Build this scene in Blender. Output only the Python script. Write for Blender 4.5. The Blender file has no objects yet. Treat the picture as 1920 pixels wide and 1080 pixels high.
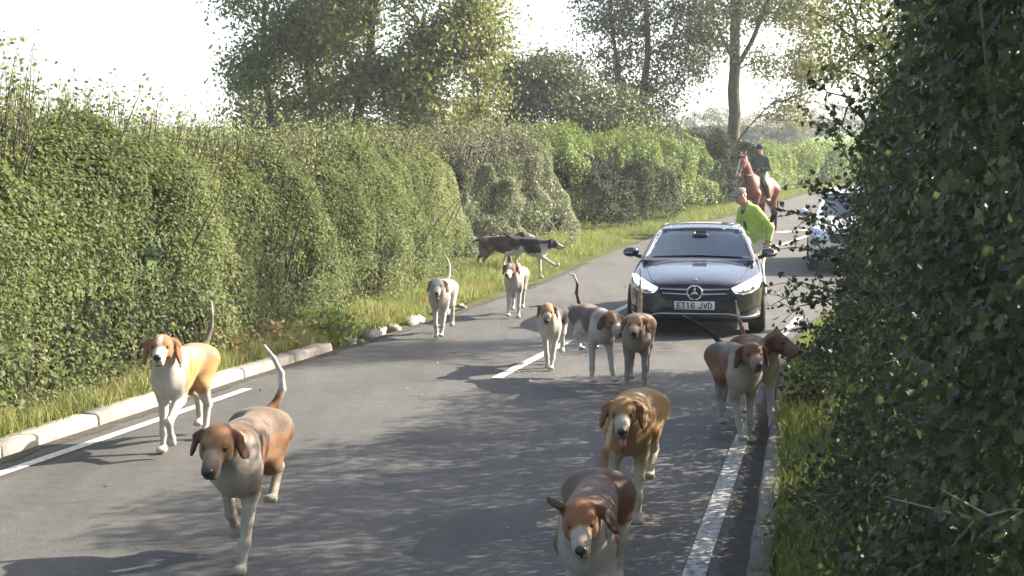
import bpy, math, random
import numpy as np
from mathutils import Vector, Matrix

sc = bpy.context.scene
RNG = np.random.default_rng(7)
random.seed(7)
R = math.radians

# ------------------------------------------------------------------ camera, sky, sun, exposure
CAM_H = 1.95
cam = bpy.data.cameras.new('camera')
cam.sensor_width = 36.0
cam.lens = 36.0 * 2600 / 1920
cam.clip_start = 0.05
cam.clip_end = 6000
cam_o = bpy.data.objects.new('camera', cam)
cam_o.location = (0, 0, CAM_H)
cam_o.rotation_euler = (R(90 - 4.07), 0, 0)
sc.collection.objects.link(cam_o)
sc.camera = cam_o

SUN_AZ, SUN_EL = 68.0, 31.0          # azimuth clockwise from +Y
w = bpy.data.worlds.new('World')
sc.world = w
w.use_nodes = True
wn = w.node_tree
sky = wn.nodes.new('ShaderNodeTexSky')
sky.sky_type = 'NISHITA'
sky.sun_disc = False
sky.sun_elevation = R(SUN_EL)
sky.sun_rotation = R(SUN_AZ)
sky.air_density = 1.0
sky.dust_density = 3.0
sky.ozone_density = 0.3
bg = wn.nodes['Background']
bg.inputs['Strength'].default_value = 0.095
wn.links.new(sky.outputs['Color'], bg.inputs['Color'])

sun = bpy.data.lights.new('sun', 'SUN')
sun.energy = 4.9
sun.angle = R(0.53)
sun.color = (1.0, 0.91, 0.78)
sun_o = bpy.data.objects.new('sun', sun)
sd = Vector((math.sin(R(SUN_AZ)) * math.cos(R(SUN_EL)), math.cos(R(SUN_AZ)) * math.cos(R(SUN_EL)), math.sin(R(SUN_EL))))
sun_o.rotation_euler = sd.to_track_quat('Z', 'Y').to_euler()
sun_o.location = sd * 60
sc.collection.objects.link(sun_o)

sc.view_settings.view_transform = 'Standard'
sc.view_settings.look = 'None'
sc.view_settings.exposure = 2.0
sc.view_settings.gamma = 1.0
sc.view_settings.use_curve_mapping = False
sc.cycles.max_bounces = 8
sc.cycles.transparent_max_bounces = 12
sc.cycles.volume_bounces = 0
sc.cycles.volume_step_rate = 4.0

# ------------------------------------------------------------------ objects, meshes
def link(o, parent=None):
    sc.collection.objects.link(o)
    if parent is not None:
        o.parent = parent
    return o

def empty(name, loc=(0, 0, 0), rot=(0, 0, 0)):
    o = bpy.data.objects.new(name, None)
    o.empty_display_size = 0.1
    o.location = loc
    o.rotation_euler = rot
    return link(o)

def tag(o, label=None, cat=None, group=None, kind=None):
    if label: o['label'] = label
    if cat: o['category'] = cat
    if group: o['group'] = group
    if kind: o['kind'] = kind
    return o

def mesh(name, V, F, mat=None, parent=None, smooth=False, floats=None, cols=None, loc=None):
    """V (n,3); F an (m,k) array or a list of index lists; floats/cols point attributes."""
    me = bpy.data.meshes.new(name)
    V = np.ascontiguousarray(np.asarray(V, dtype=np.float32))
    if isinstance(F, np.ndarray):
        m, k = F.shape
        tot = np.full(m, k, dtype=np.int32)
        flat = F.astype(np.int32).ravel()
    else:
        tot = np.array([len(f) for f in F], dtype=np.int32)
        flat = np.array([i for f in F for i in f], dtype=np.int32)
        m = len(F)
    me.vertices.add(len(V))
    me.vertices.foreach_set('co', V.ravel())
    me.loops.add(len(flat))
    me.loops.foreach_set('vertex_index', flat)
    me.polygons.add(m)
    st = np.zeros(m, dtype=np.int32)
    st[1:] = np.cumsum(tot)[:-1]
    me.polygons.foreach_set('loop_start', st)
    me.polygons.foreach_set('loop_total', tot)
    if smooth:
        me.polygons.foreach_set('use_smooth', np.ones(m, dtype=bool))
    for n, a in (floats or {}).items():
        at = me.attributes.new(n, 'FLOAT', 'POINT')
        at.data.foreach_set('value', np.asarray(a, dtype=np.float32))
    for n, a in (cols or {}).items():
        at = me.attributes.new(n, 'FLOAT_COLOR', 'POINT')
        c = np.ones((len(V), 4), dtype=np.float32)
        c[:, :3] = a
        at.data.foreach_set('color', c.ravel())
    me.update(calc_edges=True)
    me.validate()
    if mat: me.materials.append(mat)
    o = bpy.data.objects.new(name, me)
    if loc is not None: o.location = loc
    return link(o, parent)

class MB:
    """collects simple shapes into one mesh"""
    def __init__(s): s.V = []; s.F = []; s.n = 0
    def add(s, V, F):
        V = np.asarray(V, float)
        s.V.append(V); s.F += [[i + s.n for i in f] for f in F]; s.n += len(V)
    def box(s, c, d, rot=None, bevel=0.0):
        x, y, z = [k / 2 for k in d]
        if bevel <= 0:
            v = np.array([(a * x, b * y, e * z) for e in (-1, 1) for b in (-1, 1) for a in (-1, 1)])
            f = [(0, 2, 3, 1), (4, 5, 7, 6), (0, 1, 5, 4), (2, 6, 7, 3), (0, 4, 6, 2), (1, 3, 7, 5)]
        else:
            b0 = min(bevel, x * .9, y * .9, z * .9)
            v = []
            for sx in (-1, 1):
                for sy in (-1, 1):
                    for sz in (-1, 1):
                        v += [(sx * x, sy * (y - b0), sz * (z - b0)), (sx * (x - b0), sy * y, sz * (z - b0)), (sx * (x - b0), sy * (y - b0), sz * z)]
            import bmesh
            bm = bmesh.new()
            for p in v: bm.verts.new(p)
            r = bmesh.ops.convex_hull(bm, input=bm.verts)
            bm.verts.index_update()
            v = np.array([p.co[:] for p in bm.verts]); f = [[q.index for q in p.verts] for p in bm.faces]
            bm.free()
        if rot is not None: v = v @ np.array(rot).T
        s.add(v + np.array(c), f)
    def tube(s, pts, rad, n=8, cap=True):
        pts = np.asarray(pts, float); m = len(pts)
        rad = np.broadcast_to(np.asarray(rad, float), (m,))
        T = np.gradient(pts, axis=0); T /= np.linalg.norm(T, axis=1)[:, None] + 1e-9
        up = np.array([0, 0, 1.0]) if abs(T[0][2]) < .9 else np.array([1.0, 0, 0])
        rings = []
        a = np.arange(n) / n * 2 * np.pi
        for i in range(m):
            u = np.cross(up, T[i]); u /= np.linalg.norm(u) + 1e-9
            v = np.cross(T[i], u); up = np.cross(T[i], u) if False else up
            rings.append(pts[i] + rad[i] * (np.cos(a)[:, None] * u + np.sin(a)[:, None] * v))
        V = np.concatenate(rings)
        F = [(i * n + j, i * n + (j + 1) % n, (i + 1) * n + (j + 1) % n, (i + 1) * n + j) for i in range(m - 1) for j in range(n)]
        if cap:
            F.append(tuple(range(n))[::-1]); F.append(tuple((m - 1) * n + j for j in range(n)))
        s.add(V, F)
    def ball(s, c, r, n=12, m=8, rot=None):
        r = np.broadcast_to(np.asarray(r, float), (3,))
        V = [(0, 0, -1)]
        for i in range(1, m):
            t = -math.pi / 2 + math.pi * i / m
            for j in range(n):
                p = 2 * math.pi * j / n
                V.append((math.cos(t) * math.cos(p), math.cos(t) * math.sin(p), math.sin(t)))
        V.append((0, 0, 1)); V = np.array(V) * r
        if rot is not None: V = V @ np.array(rot).T
        F = [(0, 1 + (j + 1) % n, 1 + j) for j in range(n)]
        for i in range(m - 2):
            for j in range(n):
                a = 1 + i * n
                F.append((a + j, a + (j + 1) % n, a + n + (j + 1) % n, a + n + j))
        L = len(V) - 1; a = 1 + (m - 2) * n
        F += [(a + j, a + (j + 1) % n, L) for j in range(n)]
        s.add(V + np.array(c), F)
    def lathe(s, prof, c, axis='x', n=24):
        a = np.arange(n) / n * 2 * np.pi
        V = []
        for (r, h) in prof:
            for t in a:
                if axis == 'x': V.append((h, r * math.cos(t), r * math.sin(t)))
                elif axis == 'y': V.append((r * math.cos(t), h, r * math.sin(t)))
                else: V.append((r * math.cos(t), r * math.sin(t), h))
        m = len(prof)
        F = [(i * n + j, i * n + (j + 1) % n, (i + 1) * n + (j + 1) % n, (i + 1) * n + j) for i in range(m - 1) for j in range(n)]
        s.add(np.array(V) + np.array(c), F)
    def build(s, name, mat, parent=None, smooth=False):
        return mesh(name, np.concatenate(s.V), s.F, mat, parent, smooth)

# ------------------------------------------------------------------ materials
def newmat(name):
    m = bpy.data.materials.new(name); m.use_nodes = True
    nt = m.node_tree
    return m, nt, nt.nodes['Principled BSDF'], nt.nodes['Material Output']

def node(nt, typ, **kw):
    n = nt.nodes.new(typ)
    for k, v in kw.items():
        if k in n.inputs: n.inputs[k].default_value = v
        else: setattr(n, k, v)
    return n

def ramp(nt, fac, stops):
    r = nt.nodes.new('ShaderNodeValToRGB')
    e = r.color_ramp.elements
    while len(e) < len(stops): e.new(0.5)
    for q, (p, c) in zip(e, stops):
        q.position = p; q.color = (c[0], c[1], c[2], 1) if not np.isscalar(c) else (c, c, c, 1)
    nt.links.new(fac, r.inputs['Fac'])
    return r.outputs['Color']

def noise(nt, scale, detail=4, rough=.55, coord='Object', vec=None, stretch=None):
    if vec is None:
        tc = nt.nodes.new('ShaderNodeTexCoord'); vec = tc.outputs[coord]
    if stretch:
        mp = nt.nodes.new('ShaderNodeMapping'); mp.inputs['Scale'].default_value = stretch
        nt.links.new(vec, mp.inputs['Vector']); vec = mp.outputs['Vector']
    n = node(nt, 'ShaderNodeTexNoise', Scale=scale, Detail=detail, Roughness=rough)
    nt.links.new(vec, n.inputs['Vector'])
    return n.outputs['Fac']

def bump(nt, bs, h, strength=.3, dist=.01):
    b = node(nt, 'ShaderNodeBump', Strength=strength, Distance=dist)
    nt.links.new(h, b.inputs['Height']); nt.links.new(b.outputs['Normal'], bs.inputs['Normal'])

def mix(nt, fac, a, b, blend='MIX'):
    m = nt.nodes.new('ShaderNodeMix'); m.data_type = 'RGBA'; m.blend_type = blend
    for s, v in (('Factor', fac), ('A', a), ('B', b)):
        sock = [i for i in m.inputs if i.name == s and (i.type == 'RGBA' or (s == 'Factor' and i.type == 'VALUE'))][0]
        if hasattr(v, 'is_linked') or isinstance(v, bpy.types.NodeSocket): nt.links.new(v, sock)
        elif s == 'Factor': sock.default_value = v
        else: sock.default_value = (v[0], v[1], v[2], 1)
    return [o for o in m.outputs if o.type == 'RGBA'][0]

def plain(name, col, rough=.6, metal=0.0, nscale=30, var=.15, coat=0.0, spec=.5, bmp=0.0):
    m, nt, b, out = newmat(name)
    f = noise(nt, nscale, 3)
    c = ramp(nt, f, [(.25, [k * (1 - var) for k in col]), (.75, [min(1, k * (1 + var)) for k in col])])
    nt.links.new(c, b.inputs['Base Color'])
    b.inputs['Roughness'].default_value = rough; b.inputs['Metallic'].default_value = metal
    b.inputs['Coat Weight'].default_value = coat; b.inputs['Specular IOR Level'].default_value = spec
    b.inputs['Coat Roughness'].default_value = .04
    if bmp: bump(nt, b, f, bmp, .004)
    return m

def leafmat(name, stops, trans=.35, rough=.5, spec=.35):
    m, nt, b, out = newmat(name)
    at = node(nt, 'ShaderNodeAttribute', attribute_name='tint')
    c = ramp(nt, at.outputs['Fac'], stops)
    nt.links.new(c, b.inputs['Base Color'])
    b.inputs['Roughness'].default_value = rough; b.inputs['Specular IOR Level'].default_value = spec
    t = nt.nodes.new('ShaderNodeBsdfTranslucent')
    h = nt.nodes.new('ShaderNodeHueSaturation')
    h.inputs['Saturation'].default_value = 1.05; h.inputs['Value'].default_value = 1.5
    nt.links.new(c, h.inputs['Color']); nt.links.new(h.outputs['Color'], t.inputs['Color'])
    ms = node(nt, 'ShaderNodeMixShader'); ms.inputs['Fac'].default_value = trans
    nt.links.new(b.outputs[0], ms.inputs[1]); nt.links.new(t.outputs[0], ms.inputs[2])
    nt.links.new(ms.outputs[0], out.inputs['Surface'])
    return m

def coatmat(name, rough=.75, fur=130, amp=.34):
    m, nt, b, out = newmat(name)
    at = node(nt, 'ShaderNodeAttribute', attribute_name='coat')
    n1 = noise(nt, fur, 4, .7, stretch=(.5, 1.4, 1.0)); n2 = noise(nt, 9, 3)
    k1 = ramp(nt, n1, [(.3, 1 - amp), (.7, 1 + amp * .6)]); k2 = ramp(nt, n2, [(.3, .87), (.7, 1.09)])
    c = mix(nt, 1.0, mix(nt, 1.0, at.outputs['Color'], k1, 'MULTIPLY'), k2, 'MULTIPLY')
    nt.links.new(c, b.inputs['Base Color'])
    b.inputs['Roughness'].default_value = rough; b.inputs['Specular IOR Level'].default_value = .25
    b.inputs['Sheen Weight'].default_value = .12; b.inputs['Sheen Roughness'].default_value = .4
    bump(nt, b, n1, .35, .006)
    return m

# ------------------------------------------------------------------ implicit surfaces (smooth unions meshed by surface nets)
def unitv(v):
    v = np.asarray(v, float); return v / (np.linalg.norm(v) + 1e-12)

def rot_xyz(rx=0, ry=0, rz=0):
    return np.array(Matrix.Rotation(R(rz), 3, 'Z') @ Matrix.Rotation(R(ry), 3, 'Y') @ Matrix.Rotation(R(rx), 3, 'X'))

class Cone:
    def __init__(s, a, b, ra, rb, tag='', k=.03, sy=1.0, sub=False):
        s.a = np.array(a, float); s.b = np.array(b, float); s.ra = ra; s.rb = rb; s.tag = tag; s.k = k; s.sy = sy; s.sub = sub
    def box(s):
        r = max(s.ra, s.rb) * max(1, s.sy); return np.minimum(s.a, s.b) - r, np.maximum(s.a, s.b) + r
    def d(s, P):
        sc_ = np.array([1, 1 / s.sy, 1]); a = s.a * sc_; b = s.b * sc_; Q = P * sc_
        ab = b - a; t = np.clip(((Q - a) @ ab) / (ab @ ab + 1e-12), 0, 1)
        return (np.linalg.norm(Q - a - t[..., None] * ab, axis=-1) - (s.ra + t * (s.rb - s.ra))) * min(1, s.sy), t

class Ell:
    def __init__(s, c, r, rot=None, tag='', k=.03, sub=False):
        s.c = np.array(c, float); s.r = np.array(r, float); s.rot = np.eye(3) if rot is None else np.array(rot); s.tag = tag; s.k = k; s.sub = sub
    def box(s):
        e = np.sqrt(((s.rot * s.r) ** 2).sum(1)); return s.c - e, s.c + e
    def d(s, P):
        q = (P - s.c) @ s.rot
        k0 = np.linalg.norm(q / s.r, axis=-1); k1 = np.linalg.norm(q / s.r ** 2, axis=-1) + 1e-9
        return k0 * (k0 - 1) / k1, q[..., 0] / s.r[0] * .5 + .5

def smin(a, b, k):
    h = np.maximum(k - np.abs(a - b), 0) / k
    return np.minimum(a, b) - h * h * k * .25

def field(prims, P):
    d = None
    for p in prims:
        e, _ = p.d(P)
        if d is None: d = e
        elif p.sub: d = -smin(-d, e, p.k)
        else: d = smin(d, e, p.k)
    return d

def surface_nets(Fv, org, h):
    S = Fv < 0
    nx, ny, nz = Fv.shape
    cnt = np.zeros((nx - 1, ny - 1, nz - 1), np.float32); acc = np.zeros((nx - 1, ny - 1, nz - 1, 3), np.float32)
    for ax in range(3):
        sl0 = [slice(None)] * 3; sl1 = [slice(None)] * 3
        sl0[ax] = slice(0, -1); sl1[ax] = slice(1, None)
        f0 = Fv[tuple(sl0)]; f1 = Fv[tuple(sl1)]
        cr = (f0 < 0) != (f1 < 0)
        t = np.where(cr, f0 / (f0 - f1 + 1e-12), 0)
        o1, o2 = [i for i in range(3) if i != ax]
        for a in (0, 1):
            for b in (0, 1):
                s_ = [slice(None)] * 3
                s_[o1] = slice(a, cr.shape[o1] - 1 + a); s_[o2] = slice(b, cr.shape[o2] - 1 + b)
                c = cr[tuple(s_)]; tt = t[tuple(s_)]
                cnt += c
                acc[..., ax] += c * tt; acc[..., o1] += c * a; acc[..., o2] += c * b
    act = cnt > 0
    idx = -np.ones(act.shape, np.int64); idx[act] = np.arange(act.sum())
    base = np.argwhere(act)
    V = (base + acc[act] / cnt[act][:, None]) * h + org
    Q = []
    for ax in range(3):
        sl0 = [slice(1, -1)] * 3; sl1 = [slice(1, -1)] * 3
        sl0[ax] = slice(0, -1); sl1[ax] = slice(1, None)
        s0 = S[tuple(sl0)]; s1 = S[tuple(sl1)]
        e = np.argwhere(s0 != s1)
        if not len(e): continue
        flip = s0[s0 != s1]
        o1, o2 = [(1, 2), (2, 0), (0, 1)][ax]
        e = e.copy(); e[:, o1] += 1; e[:, o2] += 1
        def ci(da, db):
            q = e.copy(); q[:, o1] -= da; q[:, o2] -= db
            return idx[q[:, 0], q[:, 1], q[:, 2]]
        q = np.stack([ci(1, 1), ci(0, 1), ci(0, 0), ci(1, 0)], 1)
        q[~flip] = q[~flip][:, ::-1]
        Q.append(q)
    Q = np.concatenate(Q)
    return V, Q[(Q >= 0).all(1)]

def implicit(prims, h, pad=None, keep=None):
    """mesh a smooth union; returns V, F"""
    lo = np.min([p.box()[0] for p in prims if not p.sub], 0); hi = np.max([p.box()[1] for p in prims if not p.sub], 0)
    pad = pad or 3 * h
    lo = lo - pad; hi = hi + pad
    n = np.ceil((hi - lo) / h).astype(int) + 1
    Fv = np.full(n, 1.0, np.float32)
    ax = [lo[i] + np.arange(n[i]) * h for i in range(3)]
    for p in prims:
        a, b = p.box(); m = p.k + 2 * h
        i0 = np.maximum(np.floor((a - m - lo) / h).astype(int), 0); i1 = np.minimum(np.ceil((b + m - lo) / h).astype(int) + 1, n)
        sl = tuple(slice(i0[j], i1[j]) for j in range(3))
        P = np.stack(np.meshgrid(*[ax[j][sl[j]] for j in range(3)], indexing='ij'), -1)
        e, _ = p.d(P)
        Fv[sl] = -smin(-Fv[sl], e, p.k) if p.sub else smin(Fv[sl], e, p.k)
    V, F = surface_nets(Fv, lo, h)
    return V, F

def paint(prims, V, colf, soft=.012):
    """blend the colours of the nearest primitives; colf(prim, t, P) -> (n,3)"""
    D = []; C = []
    for p in prims:
        if p.sub or p.tag is None: continue
        d, t = p.d(V); D.append(d); C.append(colf(p, t, V))
    D = np.array(D); C = np.array(C)
    wgt = np.exp(-(D - D.min(0)) / soft)
    return (wgt[..., None] * C).sum(0) / wgt.sum(0)[:, None]

def wob(P, seed, f=6.0):
    r = np.random.default_rng(seed); s = 0
    for i in range(5):
        k = r.normal(size=3) * f * (1 + .5 * i); s = s + np.sin(P @ k + r.uniform(0, 6.28)) / (1 + .5 * i)
    return s / 2.6

_VT = np.random.default_rng(99).uniform(-1, 1, 4096)
def vnoise(P, f, seed):
    """smooth value noise, about -1..1"""
    q = np.asarray(P, float) * f + seed * 7.31; i = np.floor(q).astype(np.int64); t = q - i; t = t * t * (3 - 2 * t); r = 0
    for dx in (0, 1):
        for dy in (0, 1):
            for dz in (0, 1):
                h_ = ((i[:, 0] + dx) * 73856093) ^ ((i[:, 1] + dy) * 19349663) ^ ((i[:, 2] + dz) * 83492791) ^ (seed * 2654435)
                wgt = (t[:, 0] if dx else 1 - t[:, 0]) * (t[:, 1] if dy else 1 - t[:, 1]) * (t[:, 2] if dz else 1 - t[:, 2])
                r = r + wgt * _VT[(h_ ^ (h_ >> 11)) & 4095]
    return r * 1.5

def sstep(a, b, x):
    t = np.clip((x - a) / (b - a), 0, 1); return t * t * (3 - 2 * t)

# ------------------------------------------------------------------ terrain profile and road plan
def H(y):
    y = np.asarray(y, float)
    a = np.where(y < 12, 0, np.where(y < 36, .055 / 48 * (np.clip(y, 12, 36) - 12) ** 2, .66 + .055 * (y - 36)))
    top = .66 + .055 * (300 - 36)
    t = np.clip(y - 300, 0, 300)
    return np.where(y > 300, top + .055 * (t - t * t / 600), a)

LE = np.array([(-7.5, -6), (-6.06, 0), (-3.72, 9.95), (-2.82, 14.0), (-2.12, 16.6), (-1.22, 19.7), (-.6, 22.0), (.39, 25.3), (1.63, 30.2), (3.44, 35.8), (5.75, 41.3), (7.4, 45.0), (9.4, 50.0), (11.6, 55.5), (14.5, 60.0), (19, 64.5), (27, 69), (45, 75)])
RE = np.array([(-1.6, -6), (-.28, 0), (1.19, 6.89), (1.70, 9.3), (2.68, 13.8), (3.62, 17.4), (4.9, 21.0), (6.6, 24.5), (7.9, 27.6), (9.2, 31.0), (10.6, 35.0), (12.4, 39.2), (14.0, 42.3), (16.3, 46.5), (18.8, 50.5), (22, 54.5), (27, 59), (35, 63), (50, 67)])

def resample(P, n):
    s = np.concatenate([[0], np.cumsum(np.linalg.norm(np.diff(P, axis=0), axis=1))])
    # smooth by cubic-ish: sample linearly then blur
    u = np.linspace(0, s[-1], n)
    Q = np.stack([np.interp(u, s, P[:, i]) for i in range(2)], 1)
    for _ in range(6):
        Q[1:-1] = (Q[:-2] + 2 * Q[1:-1] + Q[2:]) / 4
    return Q
LEs = resample(LE, 260); REs = resample(RE, 260)
def lex(y): return np.interp(y, LEs[:, 1], LEs[:, 0])
def rex(y): return np.interp(y, REs[:, 1], REs[:, 0])
# ------------------------------------------------------------------ ground, road, verges, kerbs
def asphalt():
    m, nt, b, out = newmat('asphalt')
    fine = noise(nt, 95, 3, .75); mid = noise(nt, 9, 5, .6); big = noise(nt, .55, 4, .6)
    st = noise(nt, 1.0, 4, .6, stretch=(2.2, .22, 1))
    c = ramp(nt, fine, [(.32, (.036, .035, .033)), (.5, (.072, .070, .065)), (.68, (.140, .135, .124))])
    c = mix(nt, 1.0, c, ramp(nt, mid, [(.3, .82), (.7, 1.15)]), 'MULTIPLY')
    c = mix(nt, 1.0, c, ramp(nt, big, [(.35, .85), (.65, 1.15)]), 'MULTIPLY')
    c = mix(nt, 1.0, c, ramp(nt, st, [(.35, .88), (.65, 1.12)]), 'MULTIPLY')
    nt.links.new(c, b.inputs['Base Color'])
    b.inputs['Roughness'].default_value = .78; b.inputs['Specular IOR Level'].default_value = .38
    bump(nt, b, fine, .5, .006)
    return m
M_ASPH = asphalt()

def soil(name, stops, sc1=3.0):
    m, nt, b, out = newmat(name)
    f = noise(nt, sc1, 8, .7); g = noise(nt, 45, 3, .7)
    c = ramp(nt, f, stops); c = mix(nt, .5, c, ramp(nt, g, [(.3, .55), (.7, 1.35)]), 'MULTIPLY')
    nt.links.new(c, b.inputs['Base Color']); b.inputs['Roughness'].default_value = .95; b.inputs['Specular IOR Level'].default_value = .1
    bump(nt, b, g, .7, .03)
    return m
M_VERGE = soil('verge_soil', [(.3, (.05, .055, .02)), (.5, (.075, .09, .028)), (.7, (.11, .105, .05))])
M_FIELD = soil('field_grass', [(.3, (.10, .15, .035)), (.7, (.17, .21, .06))], .15)
M_GRIT = soil('roadside_grit', [(.3, (.055, .05, .042)), (.7, (.11, .10, .082))], 8)

def concrete(name, col):
    m, nt, b, out = newmat(name)
    f = noise(nt, 5, 6, .65); g = noise(nt, 90, 3, .7)
    oi = nt.nodes.new('ShaderNodeObjectInfo')
    c = ramp(nt, f, [(.25, [k * .42 for k in col]), (.48, [k * .85 for k in col]), (.75, [min(.8, k * 1.18) for k in col])])
    c = mix(nt, 1.0, c, ramp(nt, g, [(.3, .8), (.7, 1.12)]), 'MULTIPLY')
    c = mix(nt, 1.0, c, ramp(nt, oi.outputs['Random'], [(0, .85), (1, 1.1)]), 'MULTIPLY')
    nt.links.new(c, b.inputs['Base Color']); b.inputs['Roughness'].default_value = .9
    bump(nt, b, g, .6, .008)
    return m
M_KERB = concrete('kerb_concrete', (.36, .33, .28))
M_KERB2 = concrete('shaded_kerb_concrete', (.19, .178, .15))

def paintmat(nm='road_paint', w0=.30, top=(.70, .69, .64)):
    m, nt, b, out = newmat(nm)
    f = noise(nt, 28, 5, .75); g = noise(nt, 3, 3, .6)
    c = ramp(nt, f, [(w0, (.09, .088, .08)), (w0 + .10, [k * .62 for k in top]), (w0 + .30, top)])
    c = mix(nt, 1.0, c, ramp(nt, g, [(.3, .8), (.7, 1.05)]), 'MULTIPLY')
    nt.links.new(c, b.inputs['Base Color']); b.inputs['Roughness'].default_value = .7
    return m
M_PAINT = paintmat()
M_PAINTW = paintmat('worn_road_paint', .40, (.52, .51, .47))

# one ground sheet to the horizon
gy = np.concatenate([np.arange(-30, 80, 1.0), np.arange(80, 300, 10.0), np.arange(300, 620, 20.0), [700, 900]])
gx = np.concatenate([[-700, -400, -200], np.arange(-100, 101, 10.0), [200, 400, 700]])
GX, GY = np.meshgrid(gx, gy, indexing='ij')
GZ = H(GY) - .06
nx, ny = GX.shape
ii, jj = np.meshgrid(np.arange(nx - 1), np.arange(ny - 1), indexing='ij')
q0 = (ii * ny + jj).ravel()
tag(mesh('field', np.stack([GX, GY, GZ], -1).reshape(-1, 3), np.stack([q0, q0 + ny, q0 + ny + 1, q0 + 1], 1), M_FIELD), kind='structure')

def strip(name, A, B, cols, zf, mat, parent=None, kind='structure'):
    n = len(A); t = np.linspace(0, 1, cols)
    XY = A[:, None] * (1 - t)[None, :, None] + B[:, None] * t[None, :, None]
    Z = H(XY[..., 1]) + zf(XY, t)
    V = np.concatenate([XY, Z[..., None]], -1).reshape(-1, 3)
    i, j = np.meshgrid(np.arange(n - 1), np.arange(cols - 1), indexing='ij')
    q = (i * cols + j).ravel()
    o = mesh(name, V, np.stack([q, q + 1, q + cols + 1, q + cols], 1), mat, parent, True)
    if kind and parent is None: tag(o, kind=kind)
    return o

road = strip('road', LEs, REs, 9, lambda XY, t: np.zeros(XY.shape[:2]), M_ASPH)

def normals2(P):
    T = np.gradient(P, axis=0); T /= np.linalg.norm(T, axis=1)[:, None]
    return np.stack([-T[:, 1], T[:, 0]], 1)   # to the left of travel
NL, NR = normals2(LEs), -normals2(REs)
def off(P, N, d): return P + N * (np.asarray(d)[:, None] if np.ndim(d) else d)

def vz(XY, t):
    return -.015 + .12 * np.clip(t * 6, 0, 1)[None, :] + .03 * np.sin(XY[..., 0] * 3.1 + 1) * np.sin(XY[..., 1] * 2.3) + .05 * t[None, :]
tag(strip('verge', off(LEs, NL, .02), off(LEs, NL, 5.5), 16, vz, M_VERGE))
tag(strip('verge', off(REs, NR, .02), off(REs, NR, 5.5), 16, vz, M_VERGE))
# grit lying along the road edges
def edge_sheet(P, N, d0, d1, y0, y1, name, mat, parent, zo):
    s = (P[:, 1] > y0) & (P[:, 1] < y1)
    wv = .02 * np.sin(P[s][:, 1] * 5) + .012 * np.sin(P[s][:, 1] * 11 + 1) + .012 * np.sin(P[s][:, 1] * 23 + 2)
    strip(name, off(P[s], N[s], -d0), off(P[s], N[s], -d1 + wv), 2, lambda XY, t: np.full(XY.shape[:2], zo), mat, parent)
LEf = resample(LE, 1400); REf = resample(RE, 1400); NLf = normals2(LEf); NRf = -normals2(REf)
edge_sheet(LEf, NLf, 0, .13, 2, 30, 'edge_grit', M_GRIT, road, .004)
edge_sheet(REf, NRf, 0, .14, 2, 30, 'edge_grit', M_GRIT, road, .004)

def line(pts, width, name='lane_line', zo=.008, mat=None):
    P = np.array(pts, float)
    n = max(2, int(np.linalg.norm(P[-1] - P[0]) / .25))
    s = np.concatenate([[0], np.cumsum(np.linalg.norm(np.diff(P, axis=0), axis=1))])
    u = np.linspace(0, s[-1], n); Q = np.stack([np.interp(u, s, P[:, i]) for i in range(2)], 1)
    N = normals2(Q)
    strip(name, Q + N * width / 2, Q - N * width / 2, 2, lambda XY, t: np.full(XY.shape[:2], zo), mat or M_PAINT, road)
line([(-5.4, 1.5), (-4.45, 5.4), (-3.51, 9.39), (-2.58, 13.44)], .10, 'edge_line')
line([(-.16, 14.18), (.71, 17.44)], .115, 'centre_line')
line([(1.30, 20.1), (2.35, 23.6)], .11, 'centre_line')
line([(3.25, 26.6), (4.7, 30.0)], .11, 'centre_line')
line([(6.2, 33.4), (8.1, 37.4)], .11, 'centre_line')
line([(.0, 2.6), (.92, 6.89), (1.71, 10.37), (2.02, 11.6)], .118, 'edge_line', .008, M_PAINTW)
line([(3.3, 17.3), (4.2, 20.2)], .11, 'edge_line')
line([(7.3, 37.9), (7.7, 38.35)], .30, 'edge_line', .010)
line([(8.0, 38.55), (8.5, 38.9)], .26, 'edge_line', .010)

# kerb stones, each its own piece, on two kerb things
kerb_l = empty('kerb', (-3, 12, 0)); tag(kerb_l, kind='structure')
kerb_r = empty('kerb', (2, 8, 0)); tag(kerb_r, kind='structure')
def kerb_stone(p0, p1, wid, hgt, side, mat, parent, seed):
    r = np.random.default_rng(seed)
    p0, p1 = np.array(p0), np.array(p1); T = (p1 - p0); L = np.linalg.norm(T); T /= L
    N = np.array([-T[1], T[0]]) * side
    prof = np.array([(0, -.1), (wid * .02, hgt * .72), (wid * .09, hgt * .94), (wid * .2, hgt), (wid * .97, hgt * 1.01), (wid, hgt * .95), (wid, -.1)])
    m = len(prof); ss = [0, .012, L * .33, L * .66, L - .012, L]
    V = []
    for i, s in enumerate(ss):
        sh = .014 if i in (0, len(ss) - 1) else 0
        for (u, z) in prof:
            jz = r.normal() * .004 if z > 0 else 0
            uu = u + r.normal() * .004 + (sh if u < wid / 2 else -sh)
            xy = p0 + T * s + N * uu
            V.append((xy[0], xy[1], float(H(xy[1])) + z - (sh if z > 0 else 0) + jz))
    F = [(i * m + j, i * m + j + 1, (i + 1) * m + j + 1, (i + 1) * m + j) for i in range(len(ss) - 1) for j in range(m - 1)]
    F += [tuple(range(m))[::-1], tuple((len(ss) - 1) * m + j for j in range(m))]
    V = np.array(V) - np.array(parent.location)
    return mesh('kerb_stone', V, F, mat, parent, False)
ks = [3.0, 4.45, 5.9, 7.3, 8.65, 10.0, 11.35, 12.8, 14.2, 15.45, 16.5]
for i in range(len(ks) - 1):
    a, b = ks[i] + .008, ks[i + 1] - .008
    kerb_stone((lex(a), a), (lex(b), b), .20, .098, 1, M_KERB, kerb_l, i)
ks = np.arange(3.0, 15.0, .93)
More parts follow.
